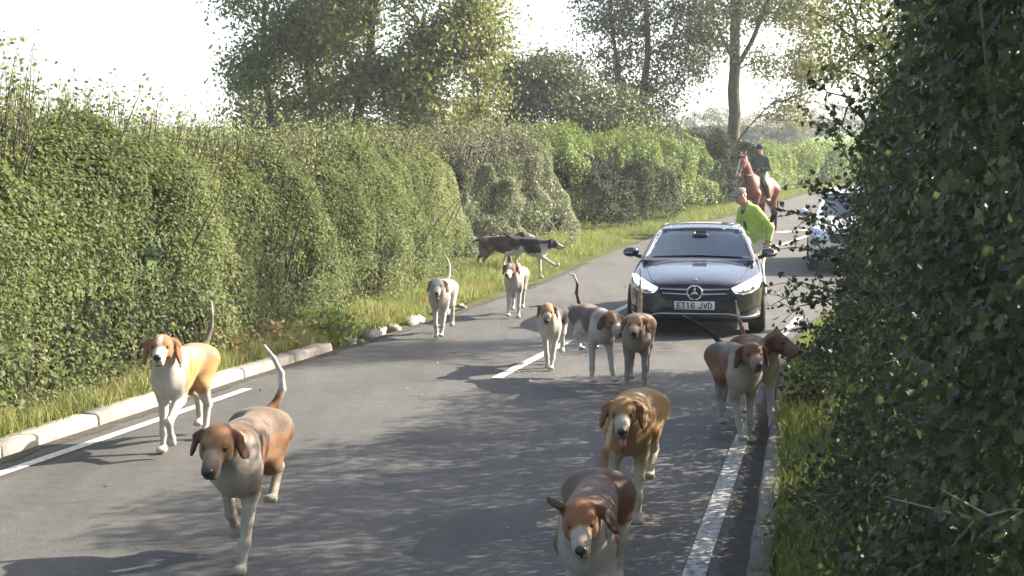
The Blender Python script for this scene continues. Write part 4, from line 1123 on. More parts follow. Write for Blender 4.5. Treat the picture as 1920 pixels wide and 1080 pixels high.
PACK = [
 dict(label='large grey and tan hound with white legs and tail up, front left of the pack', pos=place(-1.40, 7.0, .20, -2), heading=-3, size=1.09, grid=.008, seed=3,
      legs=dict(fl=(3, 2, 2, -4, -5), fr=(-34, 14, -26, -30, 1), hl=(14, -42, 64, -20, -1), hr=(30, -30, 30, 0, -3)), bpitch=-2, neck=(-4, 20), head=(3, -22, -3), ears=(10, 14), tail=(46, 70, 88, 92, 84), taillen=.42, tailside=(46, 22, -4, -26, -38),
      coat=dict(saddle=(.19, .135, .095), side=(.27, .135, .06), under=(.47, .41, .33), head=(.27, .135, .06), muz=(.30, .23, .17), ear=(.13, .055, .03), legs=(.50, .44, .36), sad=.53, belly=.28, bib=.21, brow=TAN, darkmuz=.55, tail=BROWN, tipat=.38, legtop=CREAM, hlegtop=(.27, .14, .065), neck=(.30, .16, .075), blaze=0)),
 dict(label='tan, grey and white hound with white blaze and white socks beside the left kerb', pos=place(-2.52, 10.25, .18, -6), heading=-6, size=1.10, grid=.010, seed=5,
      legs=dict(fr=(4, 0, 0, 0, -3), fl=(26, 22, -84, -44, -2), hl=(6, 0, 0, 0, -2), hr=(-16, 2, 4, 0, -2)), neck=(2, 42), head=(13, -10, 0), ears=(4, 4), tail=(60, 78, 86, 84), tailside=(26, 16, 4, -4), taillen=.36,
      coat=dict(saddle=BADGER, side=GOLD, under=WHITE, head=(.34, .16, .065), muz=WHITE, ear=(.30, .14, .06), legs=WHITE, sad=.55, belly=.32, bib=.25, blaze=.02, tail=GREY, tipat=.82, neck=CREAM, rumpc=GOLD, hlegtop=(.45, .28, .12))),
 dict(label='brown headed hound with one ear flung out, nearest at the bottom of the frame', pos=(.355, 6.02), heading=-9, size=1.03, grid=.008, seed=8,
      legs=dict(fl=(28, 2, -2, 0, -2), fr=(-24, 10, -30, -20, -2), hl=(-20, -5, 10, 0, -1), hr=(24, -10, 8, 0, -1)), bpitch=-3, neck=(0, 18), head=(6, -17, 5), ears=(24, 122), mouth=.018, tail=(20, 34, 44, 52), tailyaw=-10, taillen=.34,
      coat=dict(saddle=(.19, .12, .085), side=(.22, .10, .045), under=(.46, .42, .37), head=(.29, .125, .05), muz=(.44, .36, .28), ear=(.12, .055, .03), legs=WHITE, sad=.54, belly=.40, bib=.25, blaze=0, tail=BROWN, tip=LEMON, tipat=.55, neck=(.30, .15, .07))),
 dict(label='golden tan hound with tongue out trotting behind the nearest hound', pos=place(.69, 8.1, .16, -14), heading=-14, size=1.06, grid=.009, seed=11,
      legs=dict(fr=(16, 2, 0, 0, 0), fl=(-2, 14, -24, -22, -2), hl=(24, -34, 40, -10, -1), hr=(-22, -4, 6, 0, 0)), bpitch=2, neck=(2, 14), head=(8, -18, 0), ears=(6, 10), mouth=.014, tongue=.045, tail=(-50, -60, -66, -70), tailyaw=30,
      coat=dict(saddle=(.36, .24, .13), side=GOLD, under=(.42, .27, .11), head=(.38, .21, .075), muz=(.48, .42, .34), ear=(.26, .12, .05), legs=(.56, .47, .34), sad=.58, belly=.28, bib=.36, darkmuz=.35, tail=GOLD, tip=GOLD, legtop=GOLD, hlegtop=GOLD, neck=GOLD, rumpc=(.46, .29, .11))),
 dict(label='brown sided hound with white chest stripe and tail out left, on the right edge line', pos=place(1.78, 10.62, .20, 5), heading=6, size=1.05, grid=.010, seed=14,
      legs=dict(fl=(-2, 6, -10, -10, -3), fr=(14, 2, 0, 0, -3), hl=(-22, -4, 8, 0, -2), hr=(18, -6, 2, 0, -2)), neck=(-3, 24), head=(-2, -16, 3), ears=(8, 6), tail=(38, 34, 30, 30), tailyaw=95, taillen=.44,
      coat=dict(saddle=(.16, .14, .115), side=(.24, .105, .05), under=(.42, .37, .29), head=(.21, .10, .055), muz=(.30, .23, .17), ear=(.13, .06, .035), legs=(.44, .40, .34), sad=.56, belly=.35, bib=.22, tail=BLACK, tip=(.25, .23, .2), tipat=.9, hlegtop=(.26, .13, .07), legtop=(.3, .2, .13), darkmuz=.4)),
 dict(label='reddish brown hound half hidden behind another hound by the right kerb', pos=place(2.06, 11.35, .20, 4), heading=2, size=1.05, grid=.012, seed=17,
      legs=dict(fl=(12, 0, 0, 0, -2), fr=(-16, 8, -20, -10, -2), hl=(-12, 0, 0, 0, -2), hr=(16, -6, 0, 0, -2)), neck=(14, 30), head=(40, -14, 0), ears=(8, 8), tail=(30, 50, 60, 70), tailyaw=20,
      coat=dict(saddle=BROWN, side=(.22, .11, .06), under=CREAM, head=(.19, .075, .035), muz=(.24, .13, .08), ear=(.12, .05, .03), legs=WHITE, sad=.55, belly=.41, bib=.27, tail=BROWN)),
 dict(stride=1.0, label='pale fawn hound facing straight on with tail raised, in front of the dark car', pos=place(1.20, 13.3, .20, -8), heading=-8, size=1.04, grid=.011, seed=20,
      legs=dict(fl=(4, 0, 0, 0, 1), fr=(8, 0, 0, 0, 1), hl=(-10, 0, 0, 0, 0), hr=(14, -8, 0, 0, 0)), neck=(0, 16), head=(0, -16, 0), ears=(14, 14), tail=(70, 84, 90, 92), taillen=.48, tailyaw=2,
      coat=dict(saddle=(.36, .27, .19), side=(.36, .25, .16), under=(.36, .30, .23), head=(.36, .21, .11), muz=(.46, .38, .30), ear=(.28, .14, .07), legs=(.34, .29, .23), sad=.57, belly=.30, bib=.26, tail=(.40, .31, .23), tip=(.5, .42, .33), tipat=.8, darkmuz=.6)),
 dict(label='grey backed hound with white shoulder stripe and curled tail, looking to its side', pos=place(.90, 13.9, .24, 15), heading=15, size=1.06, grid=.011, seed=23, bpitch=-3,
      legs=dict(fl=(8, 0, 0, 0, 3), fr=(2, 2, -2, 0, 3), hl=(28, -54, 60, -20, -1), hr=(20, -50, 64, -20, -1)), neck=(4, 8), head=(4, -28, 0), ears=(8, 8), tail=(40, 62, 96, 60, 14), taillen=.46, tailyaw=34,
      coat=dict(saddle=(.16, .115, .09), side=(.17, .115, .085), under=WHITE, head=(.27, .145, .075), muz=(.55, .49, .42), ear=(.15, .09, .05), legs=WHITE, sad=.52, belly=.40, bib=.20, blaze=.016, tail=(.12, .08, .06), tipat=.66, thigh=(.2, .15, .12), darkmuz=.5, legtop=CREAM, neck=(.36, .3, .24))),
 dict(label='small black, tan and white hound with tail held out level, on the centre line', pos=place(.41, 14.9, .18, -8), heading=-8, size=.98, grid=.011, seed=26,
      legs=dict(fl=(8, 2, 0, 0, -6), fr=(-14, 10, -20, -14, -5), hl=(-20, -6, 8, 0, -2), hr=(14, -8, 4, 0, -3)), neck=(0, 26), head=(4, -24, 0), ears=(8, 8), tail=(4, 2, 0, -6), tailyaw=100, taillen=.42,
      coat=dict(saddle=(.05, .04, .035), side=(.08, .06, .05), under=WHITE, head=(.42, .23, .11), muz=(.50, .40, .28), ear=(.16, .10, .06), legs=WHITE, sad=.52, belly=.42, bib=.22, tail=(.20, .17, .12), tip=(.3, .26, .18), tipat=.8, darkmuz=.75, neck=(.2, .14, .1))),
 dict(label='white hound with dark brown ears trotting up the left lane ahead of the far pair', pos=place(.04, 20.2, .2, -4), heading=-6, size=1.06, grid=.014, seed=29,
      legs=dict(fr=(8, 2, 0, 0, -1), fl=(-4, 12, -18, -8, -2), hl=(-16, 0, 0, 0, -3), hr=(14, -10, 6, 0, -1)), neck=(-4, 24), head=(-8, -16, 0), ears=(8, 8), tail=(20, 10, 0, -10), tailyaw=10,
      coat=dict(saddle=WHITE, side=WHITE, under=WHITE, head=(.20, .10, .055), muz=WHITE, ear=(.09, .045, .03), legs=WHITE, blaze=.028, tail=WHITE, rumpc=(.40, .3, .2))),
 dict(label='almost all white hound with upright tail by the broken kerb', pos=place(-.93, 17.8, .2, -5), heading=-5, size=1.06, grid=.013, seed=32,
      legs=dict(fl=(10, 2, -2, 0, -5), fr=(-6, 14, -30, -14, -4), hl=(-16, -2, 0, 0, -2), hr=(12, -14, 10, 0, -2)), neck=(4, 20), head=(4, -22, 0), ears=(10, 10), mouth=.014, tongue=.03, tail=(70, 86, 94, 100), taillen=.40, tailside=(18, 4, -12, -28),
      coat=dict(saddle=WHITE, side=WHITE, under=WHITE, head=(.58, .52, .44), muz=WHITE, ear=(.30, .22, .15), legs=WHITE, tail=WHITE, sad=.5)),
 dict(label='black backed hound with white legs stepping down to the road in side view', pos=(.30, 26.7), heading=58, size=1.06, grid=.015, seed=35,
      legs=dict(fr=(44, 4, 0, 0, -1), fl=(-4, 4, -6, 0, -1), hl=(-26, -2, 6, 0, -1), hr=(20, -8, 0, 0, -1)), bpitch=-7, neck=(4, 12), head=(4, -18, 0), ears=(6, 6), tail=(24, 30, 40, 50),
      coat=dict(saddle=BLACK, side=(.035, .028, .026), under=WHITE, head=(.06, .035, .028), muz=(.45, .40, .34), ear=BLACK, legs=WHITE, belly=.40, bib=.27, tail=BLACK, legtop=WHITE, neck=BLACK)),
 dict(label='dark brown hound on the grass behind the black backed one, tail to the left', pos=(-.22, 27.7), heading=62, size=1.08, grid=.015, seed=38,
      legs=dict(fr=(10, 0, 0, 0, -1), fl=(-10, 2, 0, 0, -1), hl=(-16, 0, 0, 0, -1), hr=(12, -4, 0, 0, -1)), neck=(30, 30), head=(40, -8, 0), ears=(6, 6), tail=(-14, -22, -34, -40),
      coat=dict(saddle=(.07, .04, .028), side=(.10, .055, .035), under=(.22, .15, .1), head=(.12, .07, .05), muz=(.4, .34, .28), ear=(.06, .035, .025), legs=(.20, .14, .10), belly=.36, tail=(.08, .045, .03), tipat=1.2)),
]
for d_ in PACK: dog(d_)
# ------------------------------------------------------------------ cars: smooth shells from profile curves, details pressed onto the shell
def poly_sdf(P, poly):
    """signed distance to a polygon (negative inside); P (...,2)"""
    poly = np.asarray(poly, float); n = len(poly)
    d = np.full(P.shape[:-1], 1e9); ins = np.zeros(P.shape[:-1], bool)
    for i in range(n):
        a = poly[i]; b = poly[(i + 1) % n]; e = b - a; w_ = P - a
        t = np.clip((w_ @ e) / (e @ e + 1e-12), 0, 1)
        q = w_ - t[..., None] * e; d = np.minimum(d, (q ** 2).sum(-1))
        c = (a[1] <= P[..., 1]) != (b[1] <= P[..., 1])
        xint = a[0] + (P[..., 1] - a[1]) / (b[1] - a[1] + 1e-12) * (b[0] - a[0])
        ins ^= c & (P[..., 0] < xint)
    return np.sqrt(d) * np.where(ins, -1, 1)

class Grid2:
    """polygon distance looked up from a fine grid"""
    def __init__(s, poly, h=.012, pad=.45):
        poly = np.asarray(poly, float); s.lo = poly.min(0) - pad; s.h = h
        n = np.ceil((poly.max(0) + pad - s.lo) / h).astype(int) + 1
        g = np.stack(np.meshgrid(*[s.lo[i] + np.arange(n[i]) * h for i in range(2)], indexing='ij'), -1)
        s.g = poly_sdf(g, poly); s.n = n
    def __call__(s, P):
        q = (P - s.lo) / s.h; qc = np.clip(q, 0, s.n - 1.001)
        i = qc.astype(int); f = qc - i; a, b = i[..., 0], i[..., 1]; u, v = f[..., 0], f[..., 1]
        r = (s.g[a, b] * (1 - u) + s.g[a + 1, b] * u) * (1 - v) + (s.g[a, b + 1] * (1 - u) + s.g[a + 1, b + 1] * u) * v
        return r + np.linalg.norm(q - qc, axis=-1) * s.h

def smax(a, b, k): return -smin(-a, -b, k)

def round_poly(pts, it=2):
    P = np.array(pts, float)
    for _ in range(it):
        Q = np.roll(P, -1, 0); P = np.stack([P * .75 + Q * .25, P * .25 + Q * .75], 1).reshape(-1, 2)
    return P

class Shell:
    """car body: x sideways, y from the nose backwards, z up"""
    def __init__(s, low, plan, house, house_half, half, L, wheels, crown=.10, wr=.345):
        s.low = Grid2(round_poly(low)); s.house = Grid2(round_poly(house, 1)); s.plan = Grid2(round_poly([(x, y) for x, y in plan] + [(-x, y) for x, y in plan[::-1]], 2))
        s.hh = house_half; s.half = half; s.L = L; s.wheels = wheels; s.crown = crown; s.wr = wr
    def __call__(s, P):
        ax = np.abs(P[..., 0]); y = P[..., 1]; z = P[..., 2]
        zc = z + s.crown * (ax / .85) ** 2.4 * np.clip(1 - y / 1.6, .25, 1) * sstep(.55, .8, z)
        a = s.low(np.stack([y, zc], -1))
        b = s.plan(np.stack([P[..., 0], y + .10 * (np.clip((z - .45), -1, 1)) ** 2], -1))
        w = np.interp(z, [.1, .25, .5, .72, .95], [s.half - .06, s.half - .02, s.half, s.half - .005, s.half - .085])
        c = (ax - w) * .95
        body = smax(smax(a, b, .09), c, .06)
        zz = z + .035 * (ax / .6) ** 2 * sstep(1.2, 1.4, z)
        g = s.house(np.stack([y + .22 * (ax / .7) ** 2 * np.clip(1 - (y - 1.0) / 1.6, 0, 1), zz], -1))
        hw = np.interp(z, s.hh[0], s.hh[1])
        g = smax(g, (ax - hw) * .93, .07)
        f = smin(body, g, .05)
        for wy in s.wheels:
            r = np.hypot(y - wy, z - s.wr) - (s.wr + .045)
            f = smax(f, -np.maximum(r, .62 - ax), .02)
        return f
    def mesh(s, h):
        lo = np.array([-s.half - .06, -.08, .02]); hi = np.array([s.half + .06, s.L + .08, 1.9])
        n = np.ceil((hi - lo) / h).astype(int)
        ax_ = [lo[i] + np.arange(n[i]) * h for i in range(3)]
        P = np.stack(np.meshgrid(*ax_, indexing='ij'), -1)
        V, F = surface_nets(s(P).astype(np.float32), lo, h)
        for _ in range(3):
            d = s(V); e = 1e-3
            G = np.stack([s(V + e * np.eye(3)[i]) - s(V - e * np.eye(3)[i]) for i in range(3)], 1) / (2 * e)
            V = V - np.clip(d, -h, h)[:, None] * G / (np.maximum((G ** 2).sum(1), .3))[:, None]
        return V, F
    def press(s, X, Z, lift=.005, y0=-.3, y1=1.6):
        """first hit of the shell seen from the front, for arrays X,Z"""
        X = np.asarray(X, float); Z = np.asarray(Z, float); Y = np.full(X.shape, y0); 
        for _ in range(45):
            d = s(np.stack([X, Y, Z], -1)); Y = Y + np.clip(d * .7, -.05, .06)
        return np.stack([X, Y - lift, Z], -1)

def patch(shell, outline, lift, name, mat, parent, res=.02, y0=-.3, thick=.012):
    """a panel with the given front outline (x,z), pressed on the shell"""
    poly = np.array(outline, float)
    lo, hi = poly.min(0), poly.max(0)
    import bmesh
    from mathutils.geometry import delaunay_2d_cdt
    nx = max(2, int((hi[0] - lo[0]) / res)); nz = max(2, int((hi[1] - lo[1]) / res))
    gx_, gz_ = np.meshgrid(np.linspace(lo[0], hi[0], nx + 1), np.linspace(lo[1], hi[1], nz + 1), indexing='ij')
    G = np.stack([gx_.ravel(), gz_.ravel()], 1); G = G[poly_sdf(G, poly) < -res * .45]
    E = []
    for i in range(len(poly)):
        a, b = poly[i], poly[(i + 1) % len(poly)]; k = max(1, int(np.linalg.norm(b - a) / res))
        for j in range(k): E.append(a + (b - a) * j / k)
    E = np.array(E); m = len(E)
    pts = [Vector(p) for p in np.concatenate([E, G])]
    r = delaunay_2d_cdt(pts, [], [list(range(m))], 1, 1e-5)
    co = np.array([v[:] for v in r[0]]); F = [list(f) for f in r[2]]
    V = shell.press(co[:, 0], co[:, 1], lift, y0)
    # a rim so that it has thickness
    B = V + np.array([0, thick + lift, 0]); n = len(V)
    from collections import Counter
    ec = Counter()
    for f in F:
        for i in range(len(f)): ec[(f[i], f[(i + 1) % len(f)])] += 1
    side = [(a, b, b + n, a + n) for (a, b) in ec if (b, a) not in ec]
    return mesh(name, np.concatenate([V, B]), F + side, mat, parent, True)

def paintjob(name, col, rough=.22, spec=.5):
    m, nt, b, out = newmat(name)
    f = noise(nt, 3, 4); g = noise(nt, 260, 2)
    c = ramp(nt, f, [(.3, [k * .9 for k in col]), (.7, [k * 1.1 for k in col])])
    nt.links.new(c, b.inputs['Base Color']); b.inputs['Roughness'].default_value = rough
    b.inputs['Coat Weight'].default_value = 1.0; b.inputs['Coat Roughness'].default_value = .05
    nt.links.new(ramp(nt, f, [(.3, rough * .8), (.7, rough * 1.4)]), b.inputs['Roughness'])
    return m
M_CAR = paintjob('dark_car_paint', (.022, .021, .026))
M_WCAR = paintjob('white_car_paint', (.55, .55, .54), .35)
M_BLKP = plain('black_plastic', (.018, .018, .019), .5)
M_CHROME = plain('chrome', (.62, .62, .64), .12, 1.0, var=.05)
M_SATIN = plain('satin_silver', (.45, .45, .46), .3, .8, var=.05)
M_TYRE = plain('tyre_rubber', (.022, .021, .02), .8, bmp=.3)
M_SEAT = plain('seat_fabric', (.10, .10, .105), .7)
M_RUBBER = plain('rubber_seal', (.015, .015, .015), .6)
M_DIRTPL = plain('white_plate', (.62, .62, .58), .45, var=.08)
M_INK = plain('black_ink', (.012, .012, .012), .5)

def glassmat(name, tint, alpha):
    m, nt, b, out = newmat(name)
    tr = nt.nodes.new('ShaderNodeBsdfTransparent'); tr.inputs['Color'].default_value = (*tint, 1)
    gl = nt.nodes.new('ShaderNodeBsdfGlossy'); gl.inputs['Roughness'].default_value = .05; gl.inputs['Color'].default_value = (.9, .95, 1, 1)
    fr = nt.nodes.new('ShaderNodeFresnel'); fr.inputs['IOR'].default_value = 1.75
    f = noise(nt, 4, 3); 
    add = nt.nodes.new('ShaderNodeMath'); add.operation = 'ADD'; add.inputs[1].default_value = alpha
    nt.links.new(fr.outputs[0], add.inputs[0])
    ms = nt.nodes.new('ShaderNodeMixShader'); nt.links.new(add.outputs[0], ms.inputs[0]); nt.links.new(tr.outputs[0], ms.inputs[1]); nt.links.new(gl.outputs[0], ms.inputs[2])
    nt.links.new(ms.outputs[0], out.inputs['Surface'])
    nt.nodes.remove(b); return m
M_GLASS = glassmat('windscreen_glass', (.72, .80, .80), .06)
M_LENS = glassmat('lamp_lens', (.95, .95, .95), .05)
def lampmat(name, col, st):
    m, nt, b, out = newmat(name); f = noise(nt, 40, 2)
    nt.links.new(ramp(nt, f, [(.3, [k * .9 for k in col]), (.7, col)]), b.inputs['Base Color'])
    b.inputs['Emission Color'].default_value = (*col, 1); b.inputs['Emission Strength'].default_value = st; return m
M_LED = lampmat('lit_lamp', (1, 1, .98), 2.2)
M_REFL = plain('lamp_reflector', (.55, .56, .58), .18, .9)

def wheel(parent, c, r, side):
    root = empty('wheel', c); root.parent = parent
    mb = MB(); w_ = .11
    prof = [(r * .66, -w_), (r * .9, -w_ * 1.02), (r * .985, -w_ * .8), (r, -w_ * .4), (r, w_ * .4), (r * .985, w_ * .8), (r * .9, w_ * 1.02), (r * .66, w_)]
    mb.lathe(prof, (0, 0, 0), 'x', 36); mb.build('tyre', M_TYRE, root, True)
    mb = MB(); x = side * w_ * .75
    mb.lathe([(r * .67, x), (r * .60, x), (r * .58, x - side * .06), (r * .05, x - side * .07)], (0, 0, 0), 'x', 30)
    for k in range(10):
        a = 2 * math.pi * k / 10; u = np.array([0, math.cos(a), math.sin(a)])
        mb.tube([np.array([x, 0, 0]) + u * r * .1, np.array([x - side * .012, 0, 0]) + u * r * .62], [.020, .014], 5)
    mb.ball((x, 0, 0), (.02, .04, .04)); mb.build('rim', M_SATIN, root, False)

GLYPH = {   # strokes of the plate letters in a unit box
 'E': [[(1, 1), (0, 1), (0, 0), (1, 0)], [(0, .52), (.85, .52)]], 'T': [[(0, 1), (1, 1)], [(.5, 1), (.5, 0)]], '1': [[(.18, .82), (.5, 1), (.5, 0)]],
 '6': [[(.95, .88), (.72, 1), (.28, 1), (0, .78), (0, .22), (.25, 0), (.75, 0), (1, .2), (1, .38), (.75, .58), (.25, .58), (0, .4)]], 'J': [[(.9, 1), (.9, .25), (.68, 0), (.25, 0), (0, .25)]],
 'V': [[(0, 1), (.5, 0), (1, 1)]], 'D': [[(0, 0), (0, 1), (.6, 1), (1, .72), (1, .28), (.6, 0), (0, 0)]]}
def plate_text(txt, h, width, mat, name, parent, at):
    cw = h * .56; gap = .020; n = len(txt); sp = {' ': .022}
    tot = sum(sp.get(c, cw) for c in txt) + gap * (n - 1); k = width / tot; x = -width / 2; mb = MB(); t = .0062
    for c in txt:
        if c == ' ': x += (sp[c] + gap) * k; continue
        for pl in GLYPH[c]:
            P = np.array([(x + u * cw * k, (v - .5) * h) for u, v in pl])
            for i in range(len(P) - 1):
                d = unitv(P[i + 1] - P[i]); nn = np.array([-d[1], d[0]]) * t; a_ = P[i] - d * t * .9; b_ = P[i + 1] + d * t * .9
                q = [a_ + nn, a_ - nn, b_ - nn, b_ + nn]; z = .0001 * (i % 3)
                mb.add([(at[0] + e[0], at[1] - z, at[2] + e[1]) for e in q] + [(at[0] + e[0], at[1] + .002, at[2] + e[1]) for e in q], [(0, 1, 2, 3), (0, 4, 5, 1), (1, 5, 6, 2), (2, 6, 7, 3), (3, 7, 4, 0)])
        x += (cw + gap) * k
    return mb.build(name, mat, parent)

def mir(o): return [(-x, z) for x, z in o]

# ---- the dark saloon
CARX, CARY, CARH = 2.36, 17.88, 9.8
slope = math.atan2(hz(CARY + 3.7) - hz(CARY + .8), 2.9)
car = empty('parked_car', (CARX, CARY, hz(CARY + .8) - .8 * math.tan(slope)), (slope, 0, -R(CARH)))
car.scale = (1, 1, .962)
tag(car, 'dark saloon car with bright headlamps and round star emblem facing the camera', 'car')
sh = Shell(low=[(.06, .215), (.0, .30), (-.02, .50), (.01, .66), (.10, .755), (.45, .845), (.95, .925), (1.35, .975), (2.4, .985), (3.6, 1.02), (4.5, .99), (4.68, .93), (4.68, .5), (4.62, .30), (4.3, .215), (2.4, .20)],
           plan=[(.0, -.02), (.35, .0), (.62, .07), (.80, .22), (.885, .52), (.905, .95), (.905, 3.7), (.87, 4.3), (.70, 4.66), (0, 4.72)],
           house=[(1.12, .90), (1.50, 1.10), (2.02, 1.375), (2.35, 1.435), (2.8, 1.445), (3.3, 1.40), (3.75, 1.22), (4.15, 1.03), (4.2, .9)],
           house_half=([.85, 1.0, 1.20, 1.38, 1.46], [.80, .775, .69, .59, .50]), half=.905, L=4.72, wheels=(.82, 3.66), crown=.11)
V, F = sh.mesh(.022)
mesh('body', V, F, M_CAR, car, True)
# windscreen as its own pane, dark surround, roof panel glass
def ws_outline(z0, z1, e0, e1):
    k = 9; t = np.linspace(0, 1, k)
    a = [(e0 * u, z0 - .012 * (1 - u * u)) for u in np.linspace(-1, 1, 9)]
    b = [(e0 + (e1 - e0) * q - .0, z0 + (z1 - z0) * q) for q in t[1:-1]]
    c = [(e1 * u, z1 + .022 * (1 - u * u)) for u in np.linspace(1, -1, 9)]
    return a + b + c + [(-x, z) for x, z in b[::-1]]
wso = ws_outline(1.005, 1.335, .70, .555)
patch(sh, ws_outline(.99, 1.352, .725, .575), .002, 'windscreen_surround', M_BLKP, car, .03, y0=.9)
ws = patch(sh, wso, .010, 'windscreen', M_GLASS, car, .03, y0=.9, thick=.002)
# things seen through and on the glass: mirror, head rests, wheel
mb = MB(); mb.box((0, 1.80, 1.275), (.22, .03, .06), None, .015); mb.build('interior_mirror', M_BLKP, car)
mp = patch(sh, [(-.10, 1.262), (.10, 1.262), (.075, 1.335), (-.075, 1.335)], .014, 'sensor_cover', M_BLKP, car, .03, y0=.9, thick=.002)
def on_glass(pts, nm, mat): return patch(sh, pts, .007, nm, mat, car, .03, y0=.9, thick=.001)
M_INNER = plain('dim_cabin_sheet', (.035, .042, .045), .8)  # flat dark sheets just under the glass stand for the dim cabin
on_glass(ws_outline(1.006, 1.334, .699, .554), 'windscreen_dark_sheet', M_INNER)
for xx in (-.36, .36):
    on_glass([(xx - .13, 1.10), (xx + .13, 1.10), (xx + .11, 1.25), (xx + .06, 1.285), (xx - .06, 1.285), (xx - .11, 1.25)], 'head_rest', M_SEAT)
for o_ in car.children:
    if o_.name.startswith('head_rest') or o_.name.startswith('sensor'): o_.location = (0, -.002, 0)
# grille, lamps, intake
patch(sh, [(-.43, .52), (-.30, .485), (.30, .485), (.43, .52), (.475, .63), (.45, .692), (.20, .712), (-.20, .712), (-.45, .692), (-.475, .63)], .004, 'grille', M_RUBBER, car, .03)
for zc, hw in ((.645, .445), (.585, .415)):
    for s_ in (-1, 1):
        patch(sh, [(s_ * .10, zc - .011), (s_ * hw, zc - .006 + .008), (s_ * hw, zc + .018), (s_ * .10, zc + .013)][::s_], .018, 'grille_bar', M_SATIN, car, .03)
for zc in (.675, .615, .555, .525):
    patch(sh, [(-.42, zc - .004), (.42, zc - .004), (.42, zc + .004), (-.42, zc + .004)], .008, 'grille_slat', M_BLKP, car, .04)
hl = [(.475, .655), (.52, .60), (.62, .575), (.74, .60), (.825, .66), (.862, .735), (.865, .80), (.80, .795), (.70, .755), (.58, .705)]
brow = [(.475, .662), (.56, .622), (.68, .655), (.79, .715), (.858, .80), (.80, .802), (.70, .762), (.58, .712)]
for s_ in (-1, 1):
    q = [(s_ * x, z) for x, z in hl][::s_]
    lamp_ = patch(sh, q, .004, 'headlamp', M_REFL, car, .025)
    patch(sh, [(s_ * x, z) for x, z in brow][::s_], .012, 'running_light', M_LED, lamp_, .025)
    for cx_ in (.62, .74):
        yy = sh.press(np.array([cx_ * s_]), np.array([.625 if cx_ < .7 else .665]), .014)[0]
        mb = MB(); mb.ball(yy, (.032, .012, .026)); mb.build('projector', M_CHROME, lamp_, True)
    # side intake and fog insert
    patch(sh, [(s_ * x, z) for x, z in [(.50, .275), (.80, .285), (.855, .36), (.84, .42), (.72, .375), (.55, .335)]][::s_], .004, 'side_intake', M_RUBBER, car, .03)
    # bumper crease rising to the lamp
    patch(sh, [(s_ * x, z) for x, z in [(.475, .60), (.60, .515), (.612, .525), (.487, .612)]][::s_], .006, 'bumper_crease', M_CAR, car, .03)
patch(sh, [(-.46, .30), (.46, .30), (.50, .345), (.40, .40), (-.40, .40), (-.50, .345)], .004, 'lower_intake', M_RUBBER, car, .03)
# bright wavy strip along the bottom of the bumper
tp_ = np.linspace(-.86, .86, 61); zz_ = .275 + .045 * (1 - sstep(.40, .66, np.abs(tp_))) + .03 * sstep(.68, .86, np.abs(tp_))
c3 = sh.press(tp_, zz_, .010); mb = MB(); mb.tube(c3, .0095, 6); mb.build('bumper_trim', M_CHROME, car, True)
# round star emblem
ec = sh.press(np.array([0.0]), np.array([.606]), .03)[0]
mb = MB(); n_ = 36; a_ = np.arange(n_ + 1) / n_ * 2 * np.pi
mb.tube(np.stack([ec[0] + .094 * np.cos(a_), np.full(n_ + 1, ec[1]), ec[2] + .094 * np.sin(a_)], 1), .013, 6, False)
for k in range(3):
    t0 = math.pi / 2 + k * 2 * math.pi / 3; u = np.array([math.cos(t0), 0, math.sin(t0)]); v = np.array([-math.sin(t0), 0, math.cos(t0)])
    mb.add([ec + u * .092 + v * .004, ec + u * .092 - v * .004, ec - v * .030, ec + np.array([0, -.014, 0]), ec + v * .030, ec + u * .02 + np.array([0, .012, 0])], [(0, 3, 1), (1, 3, 2), (0, 4, 3), (0, 1, 5), (1, 2, 5), (4, 0, 5), (2, 3, 4)])
em = mb.build('star_emblem', M_CHROME, car, False)
mb = MB(); mb.lathe([(.088, -.006), (.088, .012)], ec + np.array([0, .018, 0]), 'y', 30); mb.ball(ec + np.array([0, .016, 0]), (.088, .006, .088), 24, 6); mb.build('emblem_back', M_RUBBER, car)
bc = sh.press(np.array([0.0]), np.array([.765]), .004)[0]
mb = MB(); mb.ball(bc, (.026, .012, .020)); mb.build('bonnet_badge', M_CHROME, car, True)
# number plate
pz = .432; pc = sh.press(np.array([0.0, .25]), np.array([pz, pz]), .012); py = pc[:, 1].min() - .006
mb = MB(); mb.box((0, py, pz), (.52, .012, .112), None, .005); plate = mb.build('number_plate', M_DIRTPL, car)
plate_text('ET16 JVD', .072, .44, M_INK, 'plate_lettering', plate, (0, py - .0085, pz))['kind'] = 'stuff'
# bonnet shut line, wipers, scuttle
for s_ in (-1, 1):
    xs = np.linspace(.50, .70, 12) * s_; zs = np.interp(np.abs(xs), [.50, .58, .70], [.715, .765, .90])
    mb = MB(); mb.tube(sh.press(xs, zs, .001, y0=-.2), .004, 4); mb.build('bonnet_shut_line', M_RUBBER, car)
mb = MB(); mb.tube(sh.press(np.linspace(-.62, .10, 14), np.linspace(1.01, 1.02, 14), .02, y0=.9), .008, 5); mb.build('wiper', M_BLKP, car); mb = MB(); mb.tube(sh.press(np.linspace(-.02, .60, 14), np.linspace(1.018, 1.008, 14), .02, y0=.9), .008, 5); mb.build('wiper', M_BLKP, car)
